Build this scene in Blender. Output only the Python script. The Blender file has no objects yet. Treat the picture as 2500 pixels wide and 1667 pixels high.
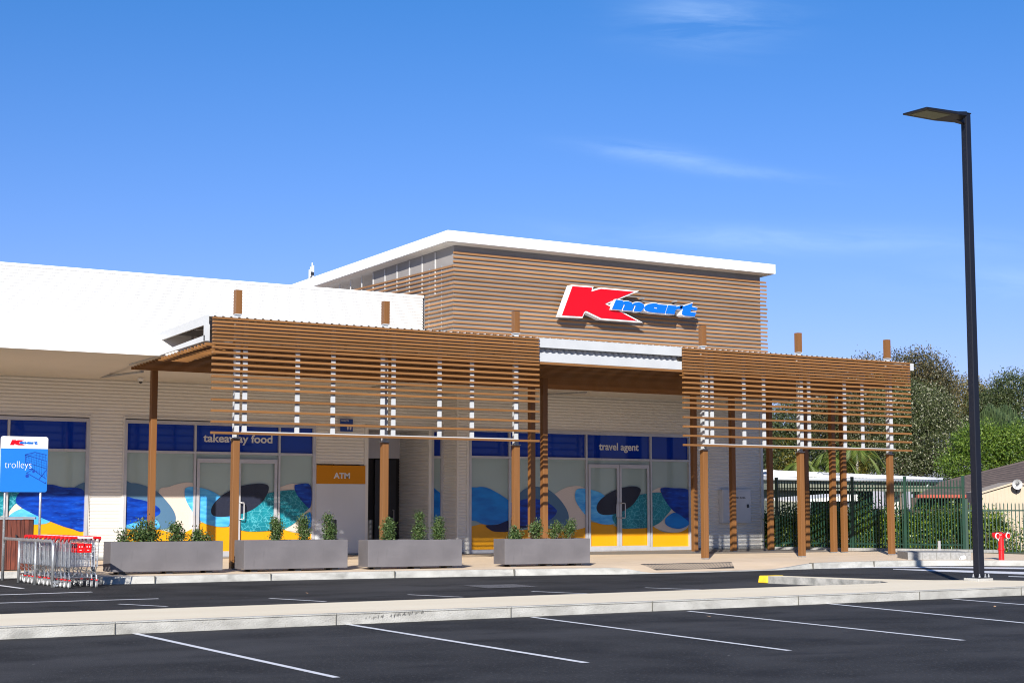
import bpy, bmesh, math, random
import numpy as np
from mathutils import Vector, Matrix
S = bpy.context.scene
COL = S.collection
R = math.radians
# ------------------------------------------------------------------ camera
cd = bpy.data.cameras.new('camera'); cam = bpy.data.objects.new('camera', cd); COL.objects.link(cam)
cam.location = (0, 0, 1.45)
cam.rotation_euler = (R(90 + 5.8392), 0, R(-32.3815))
cd.sensor_width = 36; cd.lens = 56.763; cd.clip_end = 3000; cd.clip_start = .1
S.camera = cam
# ------------------------------------------------------------------ light
SUN_AZ, SUN_EL = 41.0, 22.6          # light travels towards this azimuth (from +Y towards +X)
az = R(SUN_AZ)
ld = bpy.data.lights.new('sun', 'SUN'); ld.energy = 5.0; ld.angle = R(.5); ld.color = (1, .95, .87)
sun = bpy.data.objects.new('sun', ld); COL.objects.link(sun)
dv = Vector((math.sin(az) * math.cos(R(SUN_EL)), math.cos(az) * math.cos(R(SUN_EL)), -math.sin(R(SUN_EL))))
sun.rotation_euler = dv.to_track_quat('-Z', 'Y').to_euler(); sun.location = (-20, -20, 30)
W = bpy.data.worlds.new('World'); S.world = W; W.use_nodes = True
wn, wl = W.node_tree.nodes, W.node_tree.links
bg = wn['Background']
sky = wn.new('ShaderNodeTexSky'); sky.sky_type = 'NISHITA'; sky.sun_disc = False
sky.sun_elevation = R(SUN_EL); sky.sun_rotation = R(180 + SUN_AZ)
sky.altitude = 0; sky.air_density = 1.0; sky.dust_density = .25; sky.ozone_density = 3.0
bg.inputs[1].default_value = .05
# thin cirrus painted in the sky dome itself, laid out by compass direction and elevation
tc = wn.new('ShaderNodeTexCoord')
def wm(op, a, b=None, c=None):
    n = wn.new('ShaderNodeMath'); n.operation = op
    for i, v in enumerate((a, b, c)):
        if v is None: continue
        if isinstance(v, (int, float)): n.inputs[i].default_value = v
        else: wl.new(v, n.inputs[i])
    return n.outputs[0]
sep = wn.new('ShaderNodeSeparateXYZ'); wl.new(tc.outputs['Generated'], sep.inputs[0])
azn = wm('ARCTAN2', sep.outputs[0], sep.outputs[1]); eln = wm('ARCSINE', sep.outputs[2])
comb = wn.new('ShaderNodeCombineXYZ'); wl.new(azn, comb.inputs[0]); wl.new(wm('MULTIPLY', wm('ADD', eln, wm('MULTIPLY', azn, .10)), 6.0), comb.inputs[1])
nz = wn.new('ShaderNodeTexNoise'); wl.new(comb.outputs[0], nz.inputs['Vector']); nz.inputs['Scale'].default_value = 9; nz.inputs['Detail'].default_value = 8; nz.inputs['Roughness'].default_value = .62; nz.inputs['Distortion'].default_value = .6
nfac = wm('MULTIPLY', wm('SUBTRACT', nz.outputs['Fac'], .36), 3.0)
tot = None
def blob(a0, e0, wa, we, k, slope=0.0):
    da = wm('SUBTRACT', azn, R(a0)); de = wm('SUBTRACT', wm('SUBTRACT', eln, R(e0)), wm('MULTIPLY', da, slope))
    q = wm('ADD', wm('POWER', wm('ABSOLUTE', wm('DIVIDE', da, R(wa))), 2.0), wm('POWER', wm('ABSOLUTE', wm('DIVIDE', de, R(we))), 2.0))
    return wm('MULTIPLY', wm('EXPONENT', wm('MULTIPLY', q, -1.0)), k)
for b in [(39.5, 17.0, 2.6, .9, .30, -.05), (37.5, 12.4, 2.2, .28, .42, -.14), (40.5, 11.7, 3.0, .22, .20, -.12), (42.5, 9.3, 7.0, .45, .26, -.05), (50.0, 7.6, 4.0, .6, .22, -.03)]:
    v = blob(*b); tot = v if tot is None else wm('ADD', tot, v)
cl = wn.new('ShaderNodeMath'); cl.operation = 'MULTIPLY'; cl.use_clamp = True; wl.new(tot, cl.inputs[0]); wl.new(nfac, cl.inputs[1])
tint = wn.new('ShaderNodeMixRGB'); tint.blend_type = 'MULTIPLY'; tint.inputs[0].default_value = 1; wl.new(sky.outputs[0], tint.inputs[1]); tcol = wn.new('ShaderNodeCombineXYZ'); trm = wn.new('ShaderNodeMapRange'); trm.inputs[1].default_value = R(3.5); trm.inputs[2].default_value = R(20); trm.inputs[3].default_value = 1.0; trm.inputs[4].default_value = .38; wl.new(eln, trm.inputs[0]); wl.new(trm.outputs[0], tcol.inputs[0]); tcol.inputs[1].default_value = .99; tcol.inputs[2].default_value = 1.62; wl.new(tcol.outputs[0], tint.inputs[2])
mxw = wn.new('ShaderNodeMixRGB'); wl.new(cl.outputs[0], mxw.inputs[0]); wl.new(tint.outputs[0], mxw.inputs[1]); mxw.inputs[2].default_value = (8.5, 11.5, 16.0, 1)
wl.new(mxw.outputs[0], bg.inputs[0])
S.view_settings.view_transform = 'Standard'; S.view_settings.look = 'None'; S.view_settings.gamma = 1; S.view_settings.exposure = .75
S.render.engine = 'CYCLES'
try: S.cycles.filter_width = 1.1; S.cycles.max_bounces = 6; S.cycles.transparent_max_bounces = 8
except Exception: pass
# ------------------------------------------------------------------ materials
def mat(name, c1, c2=None, scale=6, rough=.6, metal=0, bump=0, bscale=None, spec=.5, detail=4, stretch=(1, 1, 1), lo=.35, hi=.65, coat=0):
    m = bpy.data.materials.new(name); m.use_nodes = True
    n, l = m.node_tree.nodes, m.node_tree.links; b = n['Principled BSDF']
    b.inputs['Roughness'].default_value = rough; b.inputs['Metallic'].default_value = metal
    b.inputs['Specular IOR Level'].default_value = spec; b.inputs['Coat Weight'].default_value = coat; b.inputs['Coat Roughness'].default_value = .04
    c2 = c2 or tuple(v * .88 for v in c1)
    t = n.new('ShaderNodeTexCoord'); mp = n.new('ShaderNodeMapping'); mp.inputs['Scale'].default_value = stretch; l.new(t.outputs['Object'], mp.inputs[0])
    z = n.new('ShaderNodeTexNoise'); z.inputs['Scale'].default_value = scale; z.inputs['Detail'].default_value = detail; l.new(mp.outputs[0], z.inputs['Vector'])
    r = n.new('ShaderNodeMapRange'); r.inputs[1].default_value = lo; r.inputs[2].default_value = hi; l.new(z.outputs['Fac'], r.inputs[0])
    x = n.new('ShaderNodeMix'); x.data_type = 'RGBA'; x.inputs[6].default_value = (*c1, 1); x.inputs[7].default_value = (*c2, 1); l.new(r.outputs[0], x.inputs[0])
    l.new(x.outputs[2], b.inputs['Base Color'])
    if bump:
        z2 = n.new('ShaderNodeTexNoise'); z2.inputs['Scale'].default_value = bscale or scale * 4; z2.inputs['Detail'].default_value = 3; l.new(mp.outputs[0], z2.inputs['Vector'])
        bp = n.new('ShaderNodeBump'); bp.inputs['Strength'].default_value = bump; bp.inputs['Distance'].default_value = .02; l.new(z2.outputs['Fac'], bp.inputs['Height']); l.new(bp.outputs[0], b.inputs['Normal'])
    m['mix'] = x.name
    return m
def layer(m, col, scale, lo, hi, fac=1.0, kind='noise', stretch=(1, 1, 1), detail=3, warp=0):
    """adds one more colour layer with a texture mask over a mat()"""
    n, l = m.node_tree.nodes, m.node_tree.links; b = n['Principled BSDF']; src = b.inputs['Base Color'].links[0].from_socket
    t = n.new('ShaderNodeTexCoord'); mp = n.new('ShaderNodeMapping'); mp.inputs['Scale'].default_value = stretch; l.new(t.outputs['Object'], mp.inputs[0])
    if kind == 'noise': z = n.new('ShaderNodeTexNoise'); z.inputs['Detail'].default_value = detail; o = z.outputs['Fac']
    else:
        z = n.new('ShaderNodeTexVoronoi'); o = z.outputs['Distance']
        if kind == 'edge': z.feature = 'DISTANCE_TO_EDGE'
    z.inputs['Scale'].default_value = scale; l.new(mp.outputs[0], z.inputs['Vector'])
    if warp:
        wz = n.new('ShaderNodeTexNoise'); wz.inputs['Scale'].default_value = 3.0; l.new(mp.outputs[0], wz.inputs['Vector']); wx = n.new('ShaderNodeVectorMath'); wx.operation = 'MULTIPLY_ADD'; wx.inputs[1].default_value = (warp,) * 3; l.new(wz.outputs['Color'], wx.inputs[0]); l.new(mp.outputs[0], wx.inputs[2]); l.new(wx.outputs[0], z.inputs['Vector'])
    r = n.new('ShaderNodeMapRange'); r.inputs[1].default_value = lo; r.inputs[2].default_value = hi; r.inputs[4].default_value = fac; l.new(o, r.inputs[0])
    x = n.new('ShaderNodeMix'); x.data_type = 'RGBA'; l.new(r.outputs[0], x.inputs[0]); l.new(src, x.inputs[6]); x.inputs[7].default_value = (*col, 1)
    l.new(x.outputs[2], b.inputs['Base Color']); return m
def leafmat(name, cols, trans=.25, rough=.5, emit=0):
    m = bpy.data.materials.new(name); m.use_nodes = True
    n, l = m.node_tree.nodes, m.node_tree.links; b = n['Principled BSDF']
    g = n.new('ShaderNodeNewGeometry'); cr = n.new('ShaderNodeValToRGB'); cr.color_ramp.interpolation = 'LINEAR'
    e = cr.color_ramp.elements
    while len(e) < len(cols): e.new(.5)
    for i, (p, c) in enumerate(cols): e[i].position = p; e[i].color = (*c, 1)
    l.new(g.outputs['Random Per Island'], cr.inputs[0]); l.new(cr.outputs[0], b.inputs['Base Color']); b.inputs['Roughness'].default_value = rough
    tr = n.new('ShaderNodeBsdfTranslucent'); l.new(cr.outputs[0], tr.inputs[0]); mx = n.new('ShaderNodeMixShader'); mx.inputs[0].default_value = trans
    l.new(b.outputs[0], mx.inputs[1]); l.new(tr.outputs[0], mx.inputs[2]); l.new(mx.outputs[0], n['Material Output'].inputs[0]); return m
M = {}
M['asphalt'] = mat('asphalt', (.038, .0375, .039), (.020, .0195, .0205), scale=.9, rough=.88, bump=.6, bscale=60, spec=.22, detail=6)
layer(M['asphalt'], (.10, .10, .10), 26, .58, .72, .75); layer(M['asphalt'], (.062, .061, .064), .5, .47, .66, .8, stretch=(.3, 1, 1), detail=5)
layer(M['asphalt'], (.3, .29, .27), 1.7, .032, .018, 1, kind='vor')
layer(M['asphalt'], (.010, .010, .012), 1.4, .56, .74, .75, stretch=(.5, 1, 1), detail=6)
M['paving'] = mat('paving', (.74, .585, .42), (.67, .52, .36), scale=1.2, rough=.85, bump=.15, bscale=90, detail=6)
layer(M['paving'], (.55, .42, .31), .8, .6, .85, .5, detail=7); layer(M['paving'], (.40, .29, .2), 60, .62, .78, .4)
M['island'] = mat('island', (.82, .72, .54), (.77, .66, .48), scale=.8, rough=.85, bump=.1, bscale=90, stretch=(.3, 1, 1))
layer(M['island'], (.72, .6, .45), 40, .6, .8, .5)
M['kerb'] = mat('kerb', (.42, .415, .39), (.28, .275, .255), scale=2.2, rough=.9, bump=.5, bscale=45, detail=9, stretch=(1, 1, 2))
layer(M['kerb'], (.14, .135, .125), 3.0, .58, .80, .75, detail=9, stretch=(.6, .6, 1.4)); layer(M['kerb'], (.48, .47, .45), 1.1, .52, .7, .6, detail=5); layer(M['kerb'], (.19, .17, .13), 28, .64, .74, .5)
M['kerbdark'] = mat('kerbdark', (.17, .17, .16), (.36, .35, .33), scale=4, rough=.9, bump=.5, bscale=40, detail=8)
M['joint'] = mat('joint', (.12, .115, .1), rough=.9)
M['aggregate'] = mat('aggregate', (.26, .22, .18), (.17, .15, .13), scale=70, rough=.85, detail=3)
M['line'] = mat('line_paint', (.78, .78, .80), (.62, .62, .64), scale=14, rough=.6, detail=5)
layer(M['line'], (.25, .25, .26), 40, .66, .76, .7)
M['yellowpaint'] = mat('yellow_paint', (.80, .52, .02), (.62, .42, .03), scale=12, rough=.6)
M['white'] = mat('white_cladding', (.80, .79, .77), (.76, .75, .73), scale=.7, rough=.45)
M['white2'] = mat('white_corrugated', (.64, .64, .63), (.60, .60, .59), scale=.7, rough=.45)
M['sheet'] = mat('roof_sheet_metal', (.46, .475, .50), (.41, .425, .45), scale=3, rough=.45)
M['cream'] = mat('cream_cladding', (.66, .64, .60), (.62, .60, .56), scale=.6, rough=.5)
M['greywall'] = mat('grey_cladding', (.56, .55, .58), (.52, .51, .54), scale=.6, rough=.5)
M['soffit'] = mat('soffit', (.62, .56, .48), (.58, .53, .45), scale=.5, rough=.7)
M['studwall'] = mat('eave_cladding', (.46, .455, .45), (.43, .425, .42), scale=.6, rough=.6)
M['towerwall'] = mat('tower_backing', (.225, .21, .20), (.195, .182, .174), scale=.8, rough=.6)
M['alu'] = mat('aluminium', (.50, .50, .52), (.45, .45, .47), scale=3, rough=.35, metal=.3)
M['galv'] = mat('galvanised', (.55, .57, .59), (.38, .40, .42), scale=16, rough=.38, metal=.75, detail=5)
M['galvd'] = mat('galvanised_dull', (.42, .43, .44), (.33, .34, .35), scale=4, rough=.5, metal=.5)
M['chrome'] = mat('zinc_wire', (.66, .68, .70), (.5, .52, .54), scale=20, rough=.28, metal=.85)
M['steelw'] = mat('white_steel', (.44, .455, .47), (.41, .425, .44), scale=2, rough=.4)
M['wood'] = mat('brown_aluminium', (.225, .104, .034), (.185, .084, .026), scale=1.1, rough=.5, detail=6, stretch=(.6, 4, 14), lo=.3, hi=.7, spec=.35)
M['woodt'] = mat('tower_slat', (.275, .143, .062), (.215, .105, .042), scale=.8, rough=.6, detail=6, stretch=(.8, 2, 9), spec=.3)
M['woodp'] = mat('post_brown', (.195, .086, .027), (.165, .072, .022), scale=3, rough=.45, detail=6, stretch=(5, 5, .25), spec=.4)
M['jarrah'] = mat('red_hardwood', (.12, .030, .016), (.055, .015, .010), scale=5, rough=.6, detail=6, stretch=(9, 9, .8))
M['darkgap'] = mat('dark_gap', (.012, .011, .012), rough=.8)
def island_vary(m, lo, hi):
    n, l = m.node_tree.nodes, m.node_tree.links; b = n['Principled BSDF']; src = b.inputs['Base Color'].links[0].from_socket
    g = n.new('ShaderNodeNewGeometry'); r = n.new('ShaderNodeMapRange'); r.inputs[3].default_value = lo; r.inputs[4].default_value = hi; l.new(g.outputs['Random Per Island'], r.inputs[0])
    v = n.new('ShaderNodeVectorMath'); v.operation = 'SCALE'; l.new(src, v.inputs[0]); l.new(r.outputs[0], v.inputs['Scale']); l.new(v.outputs[0], b.inputs['Base Color'])
island_vary(M['wood'], .80, 1.16); island_vary(M['woodt'], .74, 1.18); island_vary(M['jarrah'], .6, 1.5); island_vary(M['woodp'], .9, 1.1)
M['charcoal'] = mat('charcoal', (.02, .021, .026), (.028, .029, .034), scale=3, rough=.4)
M['planter'] = mat('planter_fibre_cement', (.125, .117, .125), (.095, .089, .096), scale=1.6, rough=.62, detail=8, bump=.1, bscale=30, lo=.3, hi=.7)
layer(M['planter'], (.165, .156, .165), 1.1, .54, .8, .55, detail=9, stretch=(.6, 1, 2.0)); layer(M['planter'], (.075, .07, .075), 3.5, .62, .8, .5, detail=6, stretch=(2, 2, .4))
M['soil'] = mat('soil', (.05, .03, .018), (.09, .05, .03), scale=30, rough=1)
M['red'] = mat('red_plastic', (.62, .008, .010), (.56, .007, .009), scale=3, rough=.35)
M['redsign'] = mat('red_sign_face', (.50, .002, .010), (.47, .002, .009), scale=1, rough=.4, spec=.3)
M['bluesign'] = mat('blue_sign_face', (.003, .115, .50), (.003, .11, .48), scale=1, rough=.4, spec=.3)
M['whitesign'] = mat('white_sign_body', (.80, .80, .80), rough=.45)
M['blueboard'] = mat('blue_board', (.014, .155, .52), (.013, .148, .50), scale=1, rough=.4, spec=.3)
M['bluedark'] = mat('blue_print', (.008, .045, .33), rough=.4)
M['rubber'] = mat('grey_rubber', (.20, .20, .20), (.14, .14, .14), scale=20, rough=.7)
M['whiteplastic'] = mat('white_plastic', (.72, .72, .72), rough=.4)
M['grn'] = mat('green_steel', (.006, .038, .022), (.005, .030, .018), scale=3, rough=.4)
M['lamp'] = mat('dark_powdercoat', (.006, .007, .013), (.005, .006, .011), scale=3, rough=.45)
M['lamplens'] = mat('led_lens', (.30, .30, .14), (.20, .20, .09), scale=60, rough=.3)
M['block'] = mat('concrete_block', (.27, .27, .265), (.20, .20, .195), scale=14, rough=.9, bump=.3, detail=6)
M['tile'] = mat('roof_tile', (.075, .056, .052), (.05, .038, .036), scale=7, rough=.8)
M['redgutter'] = mat('red_gutter', (.34, .05, .025), rough=.5)
M['shed'] = mat('cream_shed', (.40, .33, .24), (.37, .30, .22), scale=2, rough=.6)
M['palegreen'] = mat('pale_green_wall', (.28, .29, .22), (.24, .25, .19), scale=1, rough=.7)
M['bark'] = mat('bark', (.16, .12, .09), (.09, .065, .05), scale=9, rough=.95, bump=.6, stretch=(1, 1, .3))
M['palebark'] = mat('pale_bark', (.45, .42, .38), (.25, .22, .19), scale=5, rough=.9)
M['grass'] = mat('grass_ground', (.045, .06, .02), (.08, .075, .035), scale=3, rough=1, detail=8)
M['frost'] = mat('frosted_film', (.31, .40, .39), (.285, .365, .36), scale=.6, rough=.06, spec=.45)
M['hblue'] = mat('blue_header_film', (.002, .030, .30), (.002, .026, .27), scale=.5, rough=.04, spec=.28)
M['tsign'] = mat('blue_small_sign', (.004, .04, .24), rough=.4)
M['lett'] = mat('white_lettering', (.62, .62, .64), rough=.5)
M['amber'] = mat('amber_film', (.52, .20, .002), (.50, .19, .002), scale=1, rough=.4, spec=.2)
M['panel'] = mat('grey_panel', (.56, .575, .60), (.52, .535, .56), scale=.7, rough=.22, coat=.2)
def film(name, c1, c2, **k): return mat(name, c1, c2, rough=.2, coat=.0, spec=.35, **k)
F = {'yellow': film('film_yellow', (.66, .29, .006), (.64, .28, .006), scale=1),
     'cream': film('film_cream', (.60, .52, .46), (.56, .485, .42), scale=30),
     'slate': film('film_slate', (.07, .15, .25), (.065, .135, .23), scale=1),
     'ocean': film('film_ocean', (.008, .21, .62), (.005, .13, .46), scale=2.2, detail=8, stretch=(.6, 1, 2)),
     'navy': film('film_navy', (.003, .010, .075), (.002, .006, .05), scale=3),
     'deep': film('film_deep', (.004, .055, .42), (.002, .016, .17), scale=3.2, detail=7, stretch=(.6, 1, 2.4)),
     'sea': film('film_sea', (.04, .28, .68), (.10, .44, .80), scale=3.4, detail=8, stretch=(.7, 1, 2.6)),
     'teal': film('film_teal', (.008, .14, .19), (.012, .21, .27), scale=3),
     'dark': film('film_dark', (.022, .026, .045), (.016, .018, .032), scale=60)}
layer(F['teal'], (.10, .42, .50), 6.5, .07, .0, .85, kind='edge', stretch=(1, 1, 1.2), warp=.35); layer(F['sea'], (.25, .55, .75), 7, .62, .75, .6, stretch=(.5, 1, 3))
layer(F['deep'], (.02, .13, .62), 6, .60, .75, .6, stretch=(.5, 1, 3))
# ------------------------------------------------------------------ mesh helpers
class MB:
    def __init__(s): s.v = []; s.f = []; s.mi = []; s.m = 0
    def add(s, vs, fs, m=None):
        o = len(s.v); s.v += [tuple(v) for v in vs]; s.f += [tuple(i + o for i in f) for f in fs]; s.mi += [s.m if m is None else m] * len(fs)
    def box(s, x0, x1, y0, y1, z0, z1, m=None):
        s.add([(x0, y0, z0), (x1, y0, z0), (x1, y1, z0), (x0, y1, z0), (x0, y0, z1), (x1, y0, z1), (x1, y1, z1), (x0, y1, z1)],
              [(0, 3, 2, 1), (4, 5, 6, 7), (0, 1, 5, 4), (1, 2, 6, 5), (2, 3, 7, 6), (3, 0, 4, 7)], m)
    def hexa(s, p, m=None): s.add(p, [(0, 3, 2, 1), (4, 5, 6, 7), (0, 1, 5, 4), (1, 2, 6, 5), (2, 3, 7, 6), (3, 0, 4, 7)], m)
    def quad(s, a, b, c, d, m=None): s.add([a, b, c, d], [(0, 1, 2, 3)], m)
    def tube(s, pts, r, n=6, m=None, cap=True):
        pts = [Vector(p) for p in pts]; rs = r if isinstance(r, (list, tuple)) else [r] * len(pts); rings = []
        prev = None
        for i, p in enumerate(pts):
            d = (pts[min(i + 1, len(pts) - 1)] - pts[max(i - 1, 0)]).normalized()
            if prev is None:
                u = d.cross(Vector((0, 0, 1)));  u = u.normalized() if u.length > 1e-3 else Vector((1, 0, 0))
            else: u = (prev - d * prev.dot(d)).normalized()
            prev = u; w = d.cross(u)
            rings.append([p + (u * math.cos(2 * math.pi * k / n) + w * math.sin(2 * math.pi * k / n)) * rs[i] for k in range(n)])
        vs = [q for rg in rings for q in rg]; fs = []
        for i in range(len(pts) - 1):
            for k in range(n): fs.append((i * n + k, i * n + (k + 1) % n, (i + 1) * n + (k + 1) % n, (i + 1) * n + k))
        if cap: fs.append(tuple(range(n - 1, -1, -1))); fs.append(tuple(range((len(pts) - 1) * n, len(pts) * n)))
        s.add(vs, fs, m)
    def lathe(s, prof, c=(0, 0, 0), n=16, axis='z', m=None):
        vs = []; fs = []
        for r, h in prof:
            for k in range(n):
                a = 2 * math.pi * k / n; x, y = r * math.cos(a), r * math.sin(a)
                q = (x, y, h) if axis == 'z' else ((h, x, y) if axis == 'x' else (x, h, y))
                vs.append((c[0] + q[0], c[1] + q[1], c[2] + q[2]))
        for i in range(len(prof) - 1):
            for k in range(n): fs.append((i * n + k, i * n + (k + 1) % n, (i + 1) * n + (k + 1) % n, (i + 1) * n + k))
        s.add(vs, fs, m)
    def build(s, name, mats, parent=None, loc=None, smooth=False, bevel=0, col=None):
        me = bpy.data.meshes.new(name); me.from_pydata(s.v, [], s.f)
        for mm in (mats if isinstance(mats, (list, tuple)) else [mats]): me.materials.append(mm)
        if any(s.mi): me.polygons.foreach_set('material_index', s.mi)
        if smooth: me.polygons.foreach_set('use_smooth', [True] * len(me.polygons))
        me.update(); return link(name, me, parent, loc, bevel)
def link(name, me, parent=None, loc=None, bevel=0):
    o = bpy.data.objects.new(name, me); COL.objects.link(o)
    if loc is not None: o.location = loc
    if parent is not None: o.parent = parent
    if bevel:
        b = o.modifiers.new('bevel', 'BEVEL'); b.width = bevel; b.segments = 2; b.limit_method = 'ANGLE'
    return o
def fixn(o):
    bm = bmesh.new(); bm.from_mesh(o.data); bmesh.ops.recalc_face_normals(bm, faces=bm.faces); bm.to_mesh(o.data); bm.free(); return o
def thing(name, label, cat, loc=(0, 0, 0), rz=0, group=None):
    o = bpy.data.objects.new(name, None); COL.objects.link(o); o.location = loc; o.rotation_euler = (0, 0, rz); o['label'] = label; o['category'] = cat
    if group: o['group'] = group
    return o
def tag(o, label, cat, group=None):
    o['label'] = label; o['category'] = cat
    if group: o['group'] = group
    return o
def struct(o, kind='structure'): o['kind'] = kind; return o
def dup(root, loc=None, rz=None, label=None):
    r = root.copy(); COL.objects.link(r)
    if loc is not None: r.location = loc
    if rz is not None: r.rotation_euler = (0, 0, rz)
    if label: r['label'] = label
    for ch in list(root.children):
        c = ch.copy(); COL.objects.link(c); c.parent = r
        for g in list(ch.children):
            d = g.copy(); COL.objects.link(d); d.parent = c
    return r
def flatmesh(name, loops, depth, offset=0):
    """filled outline(s) in X,Z (holes allowed), extruded backwards in +Y by depth; front face at y=0"""
    cu = bpy.data.curves.new(name, 'CURVE'); cu.dimensions = '2D'; cu.fill_mode = 'BOTH'; cu.extrude = depth / 2; cu.offset = offset
    for L in loops:
        sp = cu.splines.new('POLY'); sp.points.add(len(L) - 1); sp.use_cyclic_u = True
        for i, (x, z) in enumerate(L): sp.points[i].co = (x, z, 0, 1)
    return _curve_mesh(name, cu, depth)
def _curve_mesh(name, cu, depth):
    o = bpy.data.objects.new(name, cu); COL.objects.link(o); bpy.context.view_layer.update()
    dg = bpy.context.evaluated_depsgraph_get(); me = bpy.data.meshes.new_from_object(o.evaluated_get(dg)); me.name = name
    bpy.data.objects.remove(o); bpy.data.curves.remove(cu)
    for v in me.vertices: x, y, z = v.co; v.co = (x, depth / 2 - z, y)      # (x,y,z)->(x,-z,y)
    me.materials.clear(); return me
def textmesh(name, body, depth, bold=.02, shear=0, spacing=1.0):
    cu = bpy.data.curves.new(name, 'FONT'); cu.body = body; cu.size = 1; cu.extrude = depth / 2; cu.offset = bold; cu.shear = shear; cu.space_character = spacing
    return _curve_mesh(name, cu, depth)
def fit(me, x0, x1, z0, h):
    """scale a text mesh to run from x0 to x1, baseline z0, ascender height h"""
    xs = [v.co.x for v in me.vertices]; zs = [v.co.z for v in me.vertices]; a, b = min(xs), max(xs); t = max(zs)
    for v in me.vertices: v.co.x = x0 + (v.co.x - a) / (b - a) * (x1 - x0); v.co.z = z0 + v.co.z / t * h
    return me
def clip(P, x0, x1, z0, z1):
    for ax, val, sg in ((0, x0, 1), (0, x1, -1), (1, z0, 1), (1, z1, -1)):
        out = []
        for i in range(len(P)):
            a, b = P[i - 1], P[i]; ia = (a[ax] - val) * sg >= 0; ib = (b[ax] - val) * sg >= 0
            if ia != ib: t = (val - a[ax]) / (b[ax] - a[ax]); out.append((a[0] + (b[0] - a[0]) * t, a[1] + (b[1] - a[1]) * t))
            if ib: out.append(b)
        P = out
        if not P: return P
    return P
def spline(P, n=4):
    out = []
    k = len(P)
    for i in range(k):
        p0, p1, p2, p3 = (np.array(P[(i + j) % k]) for j in (-1, 0, 1, 2))
        for t in np.arange(n) / n: out.append(tuple(.5 * ((2 * p1) + (-p0 + p2) * t + (2 * p0 - 5 * p1 + 4 * p2 - p3) * t * t + (-p0 + 3 * p1 - 3 * p2 + p3) * t ** 3)))
    return out
def ospline(P, n=4):
    Q = [P[0]] + list(P) + [P[-1]]; out = []
    for i in range(1, len(Q) - 2):
        p0, p1, p2, p3 = (np.array(Q[i + j]) for j in (-1, 0, 1, 2))
        for t in np.arange(n) / n: out.append(tuple(.5 * ((2 * p1) + (-p0 + p2) * t + (2 * p0 - 5 * p1 + 4 * p2 - p3) * t * t + (-p0 + 3 * p1 - 3 * p2 + p3) * t ** 3)))
    out.append(tuple(P[-1])); return out
def corr(mb, a, b, z0, z1, pitch=.095, amp=.009, m=None, hard=1.5):
    """horizontally corrugated sheet from plan point a to b (outward normal on the right-hand side walking a->b)"""
    a = np.array(a); b = np.array(b); d = (b - a) / np.linalg.norm(b - a); nn = np.array([d[1], -d[0]])
    k = max(1, int(round((z1 - z0) / pitch * 6))); zs = np.linspace(z0, z1, k + 1); vs = []; fs = []
    for z in zs:
        ph = math.sin(2 * math.pi * z / pitch); off = amp * (max(-1, min(1, ph * hard)) + 1)
        p = a + nn * off; q = b + nn * off; vs += [(p[0], p[1], z), (q[0], q[1], z)]
    for i in range(k): fs.append((2 * i, 2 * i + 1, 2 * i + 3, 2 * i + 2))
    mb.add(vs, fs, m)
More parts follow.
